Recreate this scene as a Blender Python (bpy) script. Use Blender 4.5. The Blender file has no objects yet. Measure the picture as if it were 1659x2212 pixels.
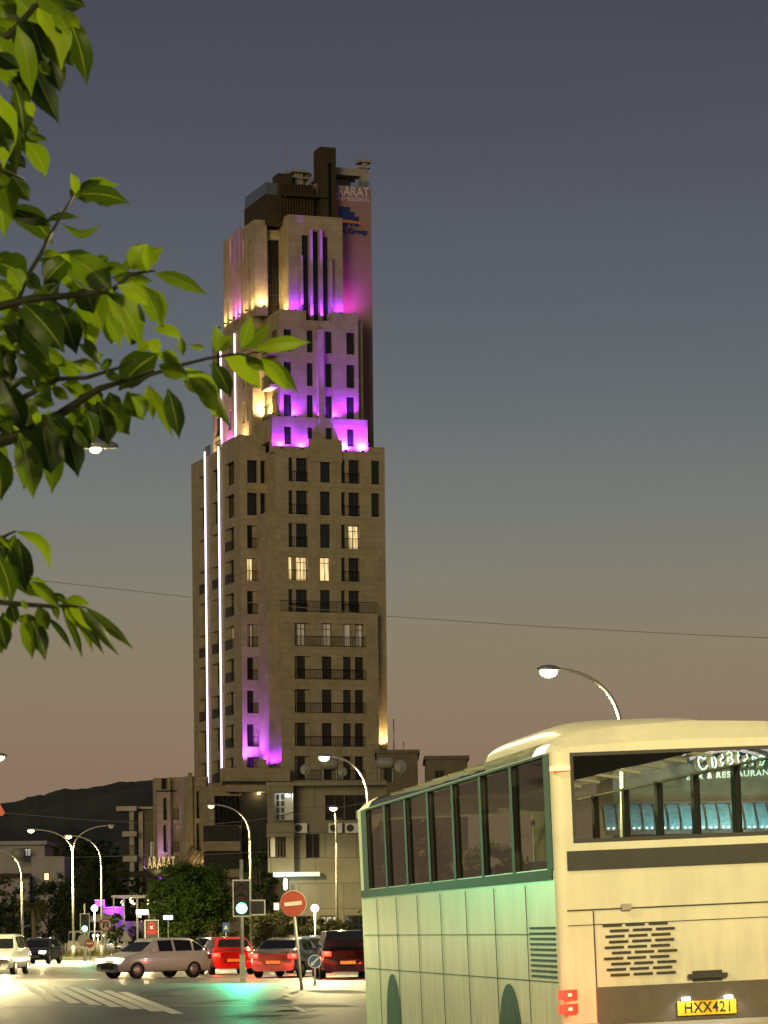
import bpy, bmesh, math, random
from mathutils import Vector, Matrix
R = math.radians
rnd = random.Random(7)
sc = bpy.context.scene
col = sc.collection

# ---------------------------------------------------------------- camera
F = 7000.0                 # focal length in photo pixels (photo scaled to 1659 wide)
ROLL = R(0.6)              # the photograph is rolled a little
HI = 907.0                 # horizon below picture centre
EYE = 1.6
cR, sR = math.cos(ROLL), math.sin(ROLL)
cam_d = bpy.data.cameras.new('camera')
cam = bpy.data.objects.new('camera', cam_d); col.objects.link(cam)
cam_d.sensor_fit = 'HORIZONTAL'; cam_d.sensor_width = 36.0
cam_d.lens = 36.0 * F / 1659.0
cam.matrix_world = Matrix(((cR, sR, 0, 0), (0, 0, -1, 0), (-sR, cR, 0, EYE), (0, 0, 0, 1)))
cam_d.shift_x = -HI * sR / 1659.0
cam_d.shift_y = HI * cR / 1659.0
cam_d.clip_start = 0.5; cam_d.clip_end = 9000
cam_d.dof.use_dof = True; cam_d.dof.focus_distance = 200; cam_d.dof.aperture_fstop = 26
sc.camera = cam

# ---------------------------------------------------------------- sky, city glow fill, exposure
W = bpy.data.worlds.new('World'); sc.world = W; W.use_nodes = True
nt = W.node_tree; nt.nodes.clear()
out = nt.nodes.new('ShaderNodeOutputWorld'); bg = nt.nodes.new('ShaderNodeBackground')
sky = nt.nodes.new('ShaderNodeTexSky'); sky.sky_type = 'NISHITA'; sky.sun_disc = False
SUN_EL, SUN_AZ = R(1.5), R(205)
sky.sun_elevation = SUN_EL; sky.sun_rotation = SUN_AZ
tc = nt.nodes.new('ShaderNodeTexCoord'); sep = nt.nodes.new('ShaderNodeSeparateXYZ')
rmp = nt.nodes.new('ShaderNodeValToRGB')
mp = nt.nodes.new('ShaderNodeMapRange'); mp.inputs[1].default_value = 0.0; mp.inputs[2].default_value = 0.3
nt.links.new(tc.outputs['Generated'], sep.inputs[0]); nt.links.new(sep.outputs[2], mp.inputs[0]); nt.links.new(mp.outputs[0], rmp.inputs[0])
def s2l(c): return tuple((v/12.92 if v <= .04045 else ((v+.055)/1.055)**2.4) for v in (x/255.0 for x in c)) + (1.0,)
SKY = [(0.0,(137,111,89)), (0.187,(140,118,97)), (0.291,(139,127,104)), (0.354,(131,127,113)), (0.429,(119,121,116)),
       (0.52,(107,112,114)), (0.598,(97,102,109)), (0.763,(82,85,96)), (0.92,(73,73,84)), (1.0,(69,68,80))]
el = rmp.color_ramp.elements
el[0].position = 0; el[0].color = s2l(SKY[0][1]); el[1].position = 1; el[1].color = s2l(SKY[-1][1])
for p, c in SKY[1:-1]:
    e = el.new(p); e.color = s2l(c)
sat = nt.nodes.new('ShaderNodeMixRGB'); sat.blend_type = 'ADD'; sat.inputs[0].default_value = 1.0
dim = nt.nodes.new('ShaderNodeMixRGB'); dim.blend_type = 'MULTIPLY'; dim.inputs[0].default_value = 1.0
dim.inputs[2].default_value = (0.0004, 0.0004, 0.0004, 1)   # the last trace of daylight
nt.links.new(sky.outputs[0], dim.inputs[1])
nt.links.new(rmp.outputs[0], sat.inputs[1]); nt.links.new(dim.outputs[0], sat.inputs[2])
wm = nt.nodes.new('ShaderNodeMapping'); wm.inputs['Scale'].default_value = (3.0, 3.0, 16.0); nt.links.new(tc.outputs['Generated'], wm.inputs[0])
wn = nt.nodes.new('ShaderNodeTexNoise'); wn.inputs['Scale'].default_value = 1.3; wn.inputs['Detail'].default_value = 7; nt.links.new(wm.outputs[0], wn.inputs['Vector'])
wr = nt.nodes.new('ShaderNodeMapRange'); wr.inputs[3].default_value = .93; wr.inputs[4].default_value = 1.07; nt.links.new(wn.outputs['Fac'], wr.inputs[0])
wx = nt.nodes.new('ShaderNodeMixRGB'); wx.blend_type = 'MULTIPLY'; wx.inputs[0].default_value = 1.0      # faint high cloud
nt.links.new(sat.outputs[0], wx.inputs[1]); nt.links.new(wr.outputs[0], wx.inputs[2]); nt.links.new(wx.outputs[0], bg.inputs[0]); bg.inputs[1].default_value = 1.0
nt.links.new(bg.outputs[0], out.inputs[0])

sun_d = bpy.data.lights.new('city_glow_sun', 'SUN'); sun_d.energy = 0.95; sun_d.angle = R(25); sun_d.color = (1.0, 0.82, 0.42)  # soft fill from behind the camera, standing in for sodium city glow
sun = bpy.data.objects.new('city_glow_sun', sun_d); col.objects.link(sun)
sun.rotation_euler = Vector((0.42, 1.0, -0.12)).to_track_quat('-Z', 'Y').to_euler()

sc.view_settings.view_transform = 'Standard'; sc.view_settings.look = 'None'
sc.view_settings.exposure = 0.0; sc.view_settings.gamma = 1.0
cy = sc.cycles
cy.use_denoising = True; cy.max_bounces = 6; cy.diffuse_bounces = 2; cy.glossy_bounces = 3
cy.transmission_bounces = 4; cy.transparent_max_bounces = 14; cy.sample_clamp_indirect = 2.0; cy.sample_clamp_direct = 0.0
cy.caustics_reflective = False; cy.caustics_refractive = False; cy.blur_glossy = 0.5

# ---------------------------------------------------------------- helpers
def ideal(px, py):
    x, y = px - 829.5, py - 1106.0
    return x*cR - y*sR, x*sR + y*cR
def P(px, py, Y):
    """point of the place at depth Y seen at photo pixel (px, py)"""
    xi, yi = ideal(px, py)
    return Vector((xi/F*Y, Y, EYE + (HI - yi)/F*Y))
def G(px, Y):
    """ground point at depth Y near photo column px"""
    p = P(px, 2013 + 11200/Y, Y); return Vector((p.x, Y, 0))
def Hz(py, Y, px=829): return P(px, py, Y).z

class MB:
    def __init__(s): s.v = []; s.f = []; s.m = []; s.sm = []
    def add(s, vs, fs, m=0, smooth=False):
        b = len(s.v); s.v += [tuple(p) for p in vs]
        for f in fs: s.f.append([b+i for i in f]); s.m.append(m); s.sm.append(smooth)
    def quad(s, a, b, c, d, m=0): s.add([a, b, c, d], [(0, 1, 2, 3)], m)
    def box(s, x0, x1, y0, y1, z0, z1, m=0, M=None):
        vs = [Vector((x, y, z)) for z in (z0, z1) for y in (y0, y1) for x in (x0, x1)]
        if M is not None: vs = [M @ p for p in vs]
        s.add(vs, [(0, 2, 3, 1), (4, 5, 7, 6), (0, 1, 5, 4), (2, 6, 7, 3), (0, 4, 6, 2), (1, 3, 7, 5)], m)
    def bar(s, a, b, w, h, m=0):
        a, b = Vector(a), Vector(b); d = b - a; L = d.length
        if L < 1e-6: return
        d.normalize(); up = Vector((0, 0, 1)) if abs(d.z) < .99 else Vector((1, 0, 0))
        x = d.cross(up).normalized(); y = x.cross(d).normalized()
        vs = [p + x*sx*w/2 + y*sy*h/2 for p in (a, b) for sx, sy in ((-1, -1), (1, -1), (1, 1), (-1, 1))]
        s.add(vs, [(0, 1, 2, 3), (7, 6, 5, 4), (0, 4, 5, 1), (1, 5, 6, 2), (2, 6, 7, 3), (3, 7, 4, 0)], m)
    def tube(s, path, r, n=8, m=0, cap=True):
        path = [Vector(p) for p in path]; k = len(path)
        rs = r if isinstance(r, (list, tuple)) else [r]*k
        vs = []; up = None
        for i, p in enumerate(path):
            d = (path[min(i+1, k-1)] - path[max(i-1, 0)]).normalized()
            if up is None: up = Vector((0, 0, 1)) if abs(d.z) < .9 else Vector((1, 0, 0))
            x = d.cross(up).normalized(); up = x.cross(d).normalized()
            for j in range(n):
                a = 2*math.pi*j/n
                vs.append(p + (x*math.cos(a) + up*math.sin(a))*rs[i])
        fs = [(i*n+j, i*n+(j+1) % n, (i+1)*n+(j+1) % n, (i+1)*n+j) for i in range(k-1) for j in range(n)]
        if cap: fs += [tuple(range(n-1, -1, -1)), tuple((k-1)*n+j for j in range(n))]
        s.add(vs, fs, m, True)
    def lathe(s, prof, n=12, m=0, M=None):
        vs = []
        for r_, z in prof:
            for j in range(n):
                a = 2*math.pi*j/n; p = Vector((r_*math.cos(a), r_*math.sin(a), z)); vs.append(M @ p if M is not None else p)
        fs = [(i*n+j, i*n+(j+1) % n, (i+1)*n+(j+1) % n, (i+1)*n+j) for i in range(len(prof)-1) for j in range(n)]
        s.add(vs, fs, m, True)
    def disc(s, c, nrm, r, m=0, n=24, th=0.0):
        c, nrm = Vector(c), Vector(nrm).normalized()
        up = Vector((0, 0, 1)) if abs(nrm.z) < .9 else Vector((0, 1, 0))
        x = up.cross(nrm).normalized(); y = nrm.cross(x)
        ring = lambda o: [c + o + (x*math.cos(2*math.pi*j/n) + y*math.sin(2*math.pi*j/n))*r for j in range(n)]
        if th <= 0: s.add(ring(Vector()), [tuple(range(n))], m)
        else:
            s.add(ring(nrm*0) + ring(-nrm*th), [tuple(range(n)), tuple(range(2*n-1, n-1, -1))] + [(j, n+j, n+(j+1) % n, (j+1) % n) for j in range(n)], m)
    def prism(s, poly, o, ex, ey, en, th, m=0):
        """extrude a 2-D polygon lying in (ex, ey) at o by th along en"""
        n = len(poly); o, ex, ey, en = Vector(o), Vector(ex), Vector(ey), Vector(en)
        a = [o + ex*x + ey*y for x, y in poly]; b = [p + en*th for p in a]
        s.add(a + b, [tuple(range(n-1, -1, -1)), tuple(range(n, 2*n))] + [(j, (j+1) % n, n+(j+1) % n, n+j) for j in range(n)], m)
    def build(s, name, mat, parent=None, loc=None):
        me = bpy.data.meshes.new(name); me.from_pydata(s.v, [], s.f)
        for mm in (mat if isinstance(mat, (list, tuple)) else [mat]): me.materials.append(mm)
        me.polygons.foreach_set('material_index', s.m); me.polygons.foreach_set('use_smooth', s.sm); me.update()
        o = bpy.data.objects.new(name, me); col.objects.link(o)
        if parent is not None: o.parent = parent
        if loc is not None: o.location = loc
        return o
def tag(o, label=None, cat=None, group=None, kind=None):
    for k, v in (('label', label), ('category', cat), ('group', group), ('kind', kind)):
        if v: o[k] = v
    return o
def thing(name, label, cat, loc=(0, 0, 0), rz=0.0, group=None):
    o = bpy.data.objects.new(name, None); col.objects.link(o); o.location = loc; o.rotation_euler = (0, 0, rz)
    o.empty_display_size = 0.3
    return tag(o, label, cat, group)
def dup(o, parent=None):
    c = o.copy(); col.objects.link(c); c.parent = parent
    for ch in list(o.children):
        if ch.type != 'LIGHT': dup(ch, c)
    return c
def text(name, body, size, mat, parent, M, ext=0.01, align='CENTER', bold=0.0, shear=0.0, sx=1.0, space=1.0):
    cu = bpy.data.curves.new(name, 'FONT'); cu.body = body; cu.size = size; cu.extrude = ext; cu.align_x = align; cu.align_y = 'CENTER'
    cu.offset = bold; cu.shear = shear; cu.materials.append(mat)
    o = bpy.data.objects.new(name, cu); col.objects.link(o); o.parent = parent
    M = M @ Matrix.Diagonal((sx, 1, 1, 1)); o.parent = None; cu.space_character = space
    bpy.context.view_layer.update()
    me = bpy.data.meshes.new_from_object(o.evaluated_get(bpy.context.evaluated_depsgraph_get())); me.name = name
    bpy.data.objects.remove(o); me.transform(M)
    me.materials.clear(); me.materials.append(mat)
    o = bpy.data.objects.new(name, me); col.objects.link(o); o.parent = parent
    return o
def frame(o, ex, ey):
    ex, ey = Vector(ex).normalized(), Vector(ey).normalized(); ez = ex.cross(ey); o = Vector(o)
    return Matrix(((ex.x, ey.x, ez.x, o.x), (ex.y, ey.y, ez.y, o.y), (ex.z, ey.z, ez.z, o.z), (0, 0, 0, 1)))
def lamp(name, kind, loc, energy, color, parent=None, size=0.1, aim=None, angle=60, blend=.6):
    d = bpy.data.lights.new(name, kind); d.energy = energy; d.color = color
    if kind in ('POINT', 'SPOT'): d.shadow_soft_size = size
    if kind == 'SPOT': d.spot_size = R(angle); d.spot_blend = blend
    o = bpy.data.objects.new(name, d); col.objects.link(o); o.parent = parent; o.location = loc
    if aim is not None: o.rotation_euler = Vector(aim).to_track_quat('-Z', 'Y').to_euler()
    return o

# ---------------------------------------------------------------- materials
def mat(name, c, rough=.6, metal=0.0, var=.15, scale=6.0, bump=0.0, bscale=40.0, spec=.5, coat=0.0, two=None):
    m = bpy.data.materials.new(name); m.use_nodes = True; n = m.node_tree.nodes; l = m.node_tree.links
    b = n['Principled BSDF']; b.inputs['Roughness'].default_value = rough; b.inputs['Metallic'].default_value = metal
    b.inputs['Specular IOR Level'].default_value = spec; b.inputs['Coat Weight'].default_value = coat; b.inputs['Coat Roughness'].default_value = .08
    c = tuple(c)
    tcn = n.new('ShaderNodeTexCoord'); nz = n.new('ShaderNodeTexNoise'); nz.inputs['Scale'].default_value = scale; nz.inputs['Detail'].default_value = 6
    l.new(tcn.outputs['Object'], nz.inputs['Vector'])
    rp = n.new('ShaderNodeValToRGB'); rp.color_ramp.elements[0].position = .3; rp.color_ramp.elements[1].position = .7
    a = two or tuple(max(0, x*(1-var)) for x in c); bb = tuple(min(1, x*(1+var)) for x in c)
    rp.color_ramp.elements[0].color = a + (1,); rp.color_ramp.elements[1].color = bb + (1,)
    l.new(nz.outputs['Fac'], rp.inputs[0]); l.new(rp.outputs[0], b.inputs['Base Color'])
    if bump > 0:
        nb = n.new('ShaderNodeTexNoise'); nb.inputs['Scale'].default_value = bscale; nb.inputs['Detail'].default_value = 8
        l.new(tcn.outputs['Object'], nb.inputs['Vector']); bn = n.new('ShaderNodeBump'); bn.inputs['Strength'].default_value = bump; bn.inputs['Distance'].default_value = .02
        l.new(nb.outputs['Fac'], bn.inputs['Height']); l.new(bn.outputs[0], b.inputs['Normal'])
    return m
def emit(name, c, s, base=(.8, .8, .8)):
    m = bpy.data.materials.new(name); m.use_nodes = True; b = m.node_tree.nodes['Principled BSDF']
    b.inputs['Base Color'].default_value = base + (1,); b.inputs['Emission Color'].default_value = tuple(c) + (1,); b.inputs['Emission Strength'].default_value = s
    b.inputs['Roughness'].default_value = .3
    return m
def room(name, c, s):
    """a lit room behind a window: uneven, with the folds of a curtain"""
    m = emit(name, c, s); n = m.node_tree.nodes; l = m.node_tree.links; b = n['Principled BSDF']
    g = n.new('ShaderNodeNewGeometry'); mp_ = n.new('ShaderNodeMapping'); mp_.inputs['Scale'].default_value = (5.5, 5.5, .5); l.new(g.outputs['Position'], mp_.inputs[0])
    nz = n.new('ShaderNodeTexNoise'); nz.inputs['Scale'].default_value = 1.0; nz.inputs['Detail'].default_value = 3; l.new(mp_.outputs[0], nz.inputs['Vector'])
    mr = n.new('ShaderNodeMapRange'); mr.inputs[1].default_value = .3; mr.inputs[2].default_value = .7; mr.inputs[3].default_value = s*.35; mr.inputs[4].default_value = s*1.5
    l.new(nz.outputs['Fac'], mr.inputs[0]); l.new(mr.outputs[0], b.inputs['Emission Strength'])
    return m
def stone(name, c1, c2, mortar, bw=1.05, bh=.62, rough=.75):
    m = bpy.data.materials.new(name); m.use_nodes = True; n = m.node_tree.nodes; l = m.node_tree.links
    b = n['Principled BSDF']; b.inputs['Roughness'].default_value = rough; b.inputs['Specular IOR Level'].default_value = .25
    g = n.new('ShaderNodeNewGeometry'); cr = n.new('ShaderNodeVectorMath'); cr.operation = 'CROSS_PRODUCT'; cr.inputs[1].default_value = (0, 0, 1)
    dt = n.new('ShaderNodeVectorMath'); dt.operation = 'DOT_PRODUCT'
    l.new(g.outputs['Normal'], cr.inputs[0]); l.new(cr.outputs[0], dt.inputs[0]); l.new(g.outputs['Position'], dt.inputs[1])
    sp = n.new('ShaderNodeSeparateXYZ'); l.new(g.outputs['Position'], sp.inputs[0])
    cb = n.new('ShaderNodeCombineXYZ'); l.new(dt.outputs['Value'], cb.inputs[0]); l.new(sp.outputs[2], cb.inputs[1])
    br = n.new('ShaderNodeTexBrick'); br.inputs['Scale'].default_value = 1.0; br.inputs['Brick Width'].default_value = bw; br.inputs['Row Height'].default_value = bh
    br.inputs['Mortar Size'].default_value = .02; br.inputs['Mortar Smooth'].default_value = .3; br.inputs['Bias'].default_value = -.1
    br.inputs['Color1'].default_value = c1 + (1,); br.inputs['Color2'].default_value = c2 + (1,); br.inputs['Mortar'].default_value = mortar + (1,)
    br.offset = .37; br.offset_frequency = 3; br.squash = .7; br.squash_frequency = 4
    l.new(cb.outputs[0], br.inputs['Vector'])
    nz = n.new('ShaderNodeTexNoise'); nz.inputs['Scale'].default_value = .8; nz.inputs['Detail'].default_value = 8; l.new(g.outputs['Position'], nz.inputs['Vector'])
    mr = n.new('ShaderNodeMapRange'); mr.inputs[3].default_value = .6; mr.inputs[4].default_value = 1.35; l.new(nz.outputs['Fac'], mr.inputs[0])
    mx = n.new('ShaderNodeMixRGB'); mx.blend_type = 'MULTIPLY'; mx.inputs[0].default_value = 1.0; l.new(br.outputs['Color'], mx.inputs[1]); l.new(mr.outputs[0], mx.inputs[2])
    l.new(mx.outputs[0], b.inputs['Base Color'])
    bn = n.new('ShaderNodeBump'); bn.inputs['Strength'].default_value = .5; bn.inputs['Distance'].default_value = .05
    inv = n.new('ShaderNodeMath'); inv.operation = 'SUBTRACT'; inv.inputs[0].default_value = 1.0; l.new(br.outputs['Fac'], inv.inputs[1])
    l.new(inv.outputs[0], bn.inputs['Height']); l.new(bn.outputs[0], b.inputs['Normal'])
    return m
def glass(name, tint, refl=.9):
    """thin sheet of glass: see-through with a reflection"""
    m = bpy.data.materials.new(name); m.use_nodes = True; n = m.node_tree.nodes; l = m.node_tree.links; n.remove(n['Principled BSDF'])
    t = n.new('ShaderNodeBsdfTransparent'); t.inputs[0].default_value = tint + (1,)
    g = n.new('ShaderNodeBsdfGlossy'); g.inputs['Roughness'].default_value = .04; g.inputs[0].default_value = (1, 1, 1, 1)
    lw = n.new('ShaderNodeLayerWeight'); lw.inputs[0].default_value = .5
    pw = n.new('ShaderNodeMath'); pw.operation = 'POWER'; pw.inputs[1].default_value = 5.0; l.new(lw.outputs['Facing'], pw.inputs[0])
    ma = n.new('ShaderNodeMath'); ma.operation = 'MULTIPLY_ADD'; ma.inputs[1].default_value = refl; ma.inputs[2].default_value = .03; l.new(pw.outputs[0], ma.inputs[0])
    mx = n.new('ShaderNodeMixShader'); l.new(ma.outputs[0], mx.inputs[0]); l.new(t.outputs[0], mx.inputs[1]); l.new(g.outputs[0], mx.inputs[2])
    l.new(mx.outputs[0], n['Material Output'].inputs[0])
    return m
def leafmat(name, c, tr=.55, rough=.35, trc=None, var=.25, scale=9.0, spec=.5):
    m = bpy.data.materials.new(name); m.use_nodes = True; n = m.node_tree.nodes; l = m.node_tree.links
    b = n['Principled BSDF']; b.inputs['Roughness'].default_value = rough; b.inputs['Specular IOR Level'].default_value = spec
    tcn = n.new('ShaderNodeTexCoord'); nz = n.new('ShaderNodeTexNoise'); nz.inputs['Scale'].default_value = scale; nz.inputs['Detail'].default_value = 5
    l.new(tcn.outputs['Object'], nz.inputs['Vector'])
    rp = n.new('ShaderNodeValToRGB'); rp.color_ramp.elements[0].position = .35; rp.color_ramp.elements[1].position = .65
    rp.color_ramp.elements[0].color = tuple(x*(1-var) for x in c) + (1,); rp.color_ramp.elements[1].color = tuple(x*(1+var) for x in c) + (1,)
    l.new(nz.outputs['Fac'], rp.inputs[0]); l.new(rp.outputs[0], b.inputs['Base Color'])
    t = n.new('ShaderNodeBsdfTranslucent'); t.inputs[0].default_value = (trc or tuple(min(1, x*2.2) for x in c)) + (1,)
    mx = n.new('ShaderNodeMixShader'); mx.inputs[0].default_value = tr
    l.new(b.outputs[0], mx.inputs[1]); l.new(t.outputs[0], mx.inputs[2]); l.new(mx.outputs[0], n['Material Output'].inputs[0])
    return m

STONE = stone('travertine_cladding', (.40, .335, .215), (.365, .30, .19), (.30, .245, .155), .85, .62)
STONE_D = stone('dark_crown_cladding', (.060, .045, .022), (.050, .037, .018), (.035, .026, .013))
RENDER_PINK = mat('pink_render', (.30, .19, .17), .8, scale=.6, var=.12)
CONC = mat('concrete', (.33, .30, .26), .8, scale=2, bump=.2)
PLASTER = mat('cream_plaster', (.42, .37, .28), .8, scale=1.2, var=.12)
PLASTER_W = mat('white_plaster', (.40, .36, .36), .85, scale=1.0, var=.1)
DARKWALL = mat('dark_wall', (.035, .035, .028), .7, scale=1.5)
PANE = mat('dark_window_glass', (.010, .011, .010), .06, spec=.5, var=.3, scale=.7)
FRAME_D = mat('dark_window_frame', (.03, .025, .02), .4, metal=.3)
FRAME_W = mat('white_window_frame', (.75, .75, .72), .4)
RAIL = mat('black_railing', (.015, .014, .012), .4, metal=.5)
LIT_W = room('warm_lit_window', (1.0, .68, .28), 1.0)
LIT_D = room('dim_lit_window', (.80, .38, .12), .045)
LIT_WHITE = emit('white_lit_room', (.80, 1.0, .92), 1.3)
LED = emit('white_violet_led', (.86, .72, 1.0), 2.2)
LEDP = emit('purple_led', (.45, .03, 1.0), 1.5)
STEEL = mat('galvanised_steel', (.42, .42, .40), .38, metal=.6, scale=4)
POLE = mat('painted_pole', (.50, .48, .42), .4, metal=.2, scale=5)
BLACK = mat('black_plastic', (.012, .012, .012), .45)
RUBBER = mat('tyre_rubber', (.015, .015, .015), .8)
WHITE = mat('white_paint', (.78, .77, .72), .45, var=.05)
SODIUM = emit('sodium_bulb', (1.0, .80, .40), 14.0)
SODIUM_DIM = emit('dim_bulb', (1.0, .85, .45), 2.0)
GREENL = emit('green_signal_lens', (.10, 1.0, .50), 14.0)
REDL = emit('red_lamp', (1.0, .035, .02), 3.2, (.4, .01, .01))
REDL2 = emit('red_lamp_soft', (1.0, .05, .02), 1.4, (.4, .01, .01))
HEADL = emit('headlamp', (1.0, .90, .66), 16.0)
ORANGEL = emit('orange_marker', (1.0, .22, .05), 5.0)
BLUEL = emit('blue_neon', (.10, .45, 1.0), 2.5)
WHITEL = emit('white_sign_light', (.95, 1.0, .92), 5.0)
WARML = emit('warm_bulb', (1.0, .72, .30), 6.0)
# ================================================================ ground, road, hills
ASPHALT = mat('worn_asphalt', (.062, .056, .047), .46, scale=.35, var=.45, bump=.6, bscale=12, spec=.5)
GRASS = mat('dry_grass', (.060, .065, .022), .95, scale=.8, var=.4)
SOIL = mat('dry_ground', (.085, .075, .045), .95, scale=.05, var=.35)
g = MB(); g.box(-1500, 1500, -60, 1300, -.6, -.02); tag(g.build('ground', SOIL), kind='structure')
r_ = MB(); r_.box(-60, 60, -30, 262, -.3, 0.0); tag(r_.build('road', ASPHALT), kind='structure')
PAINT = mat('worn_road_paint', (.62, .60, .52), .6, scale=3, var=.25)
mk = MB()
for k in range(7):                       # hatched splitter area ahead of the crossing
    a = G(48 + k*36, 108 - k*3.0); b = G(120 + k*44, 78 - k*2.2)
    mk.add([(a.x-.12, a.y, .006), (a.x+.14, a.y, .006), (b.x+.14, b.y, .006), (b.x-.14, b.y, .006)], [(0, 1, 2, 3)])
for k in range(10):                      # lane dashes
    y0 = 50 + k*15; x = -1.0 - (y0-50)*.045
    mk.add([(x-.07, y0, .006), (x+.07, y0, .006), (x-.30, y0+5, .006), (x-.44, y0+5, .006)], [(0, 1, 2, 3)])
mk.add([(-9, 72.5, .0065), (2.5, 70.5, .0065), (2.5, 70.9, .0065), (-9, 72.9, .0065)], [(0, 1, 2, 3)])
tag(mk.build('road_marking', PAINT), kind='structure')
rp2 = MB(); rr = random.Random(9)
for k in range(16):                      # old repairs in the asphalt
    y = rr.uniform(58, 150); x = rr.uniform(-.10, .02)*y; w = rr.uniform(.5, 1.6); L = rr.uniform(2, 9); a = rr.uniform(-.2, .25)
    rp2.add([(x, y, .0045), (x+w, y+.1, .0045), (x+w+a*L, y+L, .0045), (x+a*L, y+L-.2, .0045)], [(0, 1, 2, 3)], k % 2)
tag(rp2.build('road_repair', [mat('tar_patch', (.018, .017, .016), .5, bump=.4), mat('pale_patch', (.095, .088, .075), .7, bump=.4)]), kind='structure')
KERB = mat('kerb_stone', (.36, .34, .29), .8, scale=3)
tl = P(285, 2064, 222); 
isl = MB()
isl.prism([(-9.6, 212), (-17.4, 205), (-25, 214), (-34, 232), (-30, 262), (4, 262), (10, 200), (6, 150), (-2.4, 148), (-8.6, 186)], (0, 0, 0), (1, 0, 0), (0, 1, 0), (0, 0, 1), .14)
tag(isl.build('pavement_kerb', KERB), kind='structure')
gl = MB()
gl.prism([(-9.9, 213), (-17.3, 206.4), (-24.6, 215), (-33, 233), (-29, 261), (3.6, 261), (9.3, 200), (5.3, 151), (-2.1, 149.4), (-8.3, 187)], (0, 0, .14), (1, 0, 0), (0, 1, 0), (0, 0, 1), .03)
tag(gl.build('planting_strip', GRASS), kind='structure')
# tufts of dry grass on the strip
tf = MB(); rr = random.Random(3)
def inside(x, y): 
    return (150 < y < 200 and -2.5 + (y-150)*-.12 < x < 5.0 + (y-150)*.08) or (214 < y < 258 and -26 < x < 3)
n_ = 0
while n_ < 5200:
    x, y = rr.uniform(-30, 8), rr.uniform(150, 258)
    if not inside(x, y): continue
    h = rr.uniform(.12, .5); a = rr.uniform(0, math.pi); w = rr.uniform(.02, .05); dx, dy = math.cos(a)*w, math.sin(a)*w
    lx, ly = rr.uniform(-.12, .12), rr.uniform(-.12, .12)
    tf.add([(x-dx, y-dy, .16), (x+dx, y+dy, .16), (x+lx, y+ly, .16+h)], [(0, 1, 2)]); n_ += 1
tag(tf.build('grass', leafmat('grass_blades', (.13, .11, .035), .3, .8)), kind='stuff')

HILL = mat('scrub_hillside', (.050, .052, .024), .95, scale=.006, var=.5, bump=.6, bscale=.05)
prof = [(-400, 1800), (-150, 1756), (0, 1737), (30, 1733), (60, 1722), (100, 1716), (140, 1709), (190, 1704), (250, 1694), (300, 1690), (345, 1686), (420, 1690), (520, 1712), (650, 1760), (800, 1830), (1000, 1900), (1300, 1950), (1700, 1965), (2300, 1960)]
hm = MB(); cols = []
_lp = None
def lerp_prof(px):
    for (a, b), (c, d) in zip(prof, prof[1:]):
        if a <= px <= c: return b + (d-b)*(px-a)/(c-a)
    return prof[-1][1]
from mathutils import noise as mnoise
NX = 300; rows = 40; vs = []; rh = random.Random(5)
for i in range(NX+1):
    px = -400 + 2700*i/NX; top = P(px, lerp_prof(px) + mnoise.noise((px*.02, 3.1, 0))*4 + mnoise.noise((px*.09, 7.1, 0))*2.2, 2000)
    for j in range(rows+3):
        t = j/rows
        y = 620 + 1380*min(t, 1.25); s_ = min(1, t)
        z = top.z*(y/2000)*(1-(1-s_)**1.8) if t <= 1 else top.z*(1-(t-1)*3)
        x_ = top.x/2000*y
        nz_ = mnoise.noise((x_*.012, y*.012, 1.7))*9 + mnoise.noise((x_*.05, y*.05, 4.2))*3.2
        vs.append((x_, y, z + nz_*(min(1, t*3) if t < .8 else max(.12, 1-(t-.8)*4.4)) - (1.0 if j == 0 else 0)))
nr = rows+3
hm.add(vs, [(i*nr+j, (i+1)*nr+j, (i+1)*nr+j+1, i*nr+j+1) for i in range(NX) for j in range(nr-1)], 0, True)
tag(hm.build('hill', HILL), kind='structure')

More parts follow.
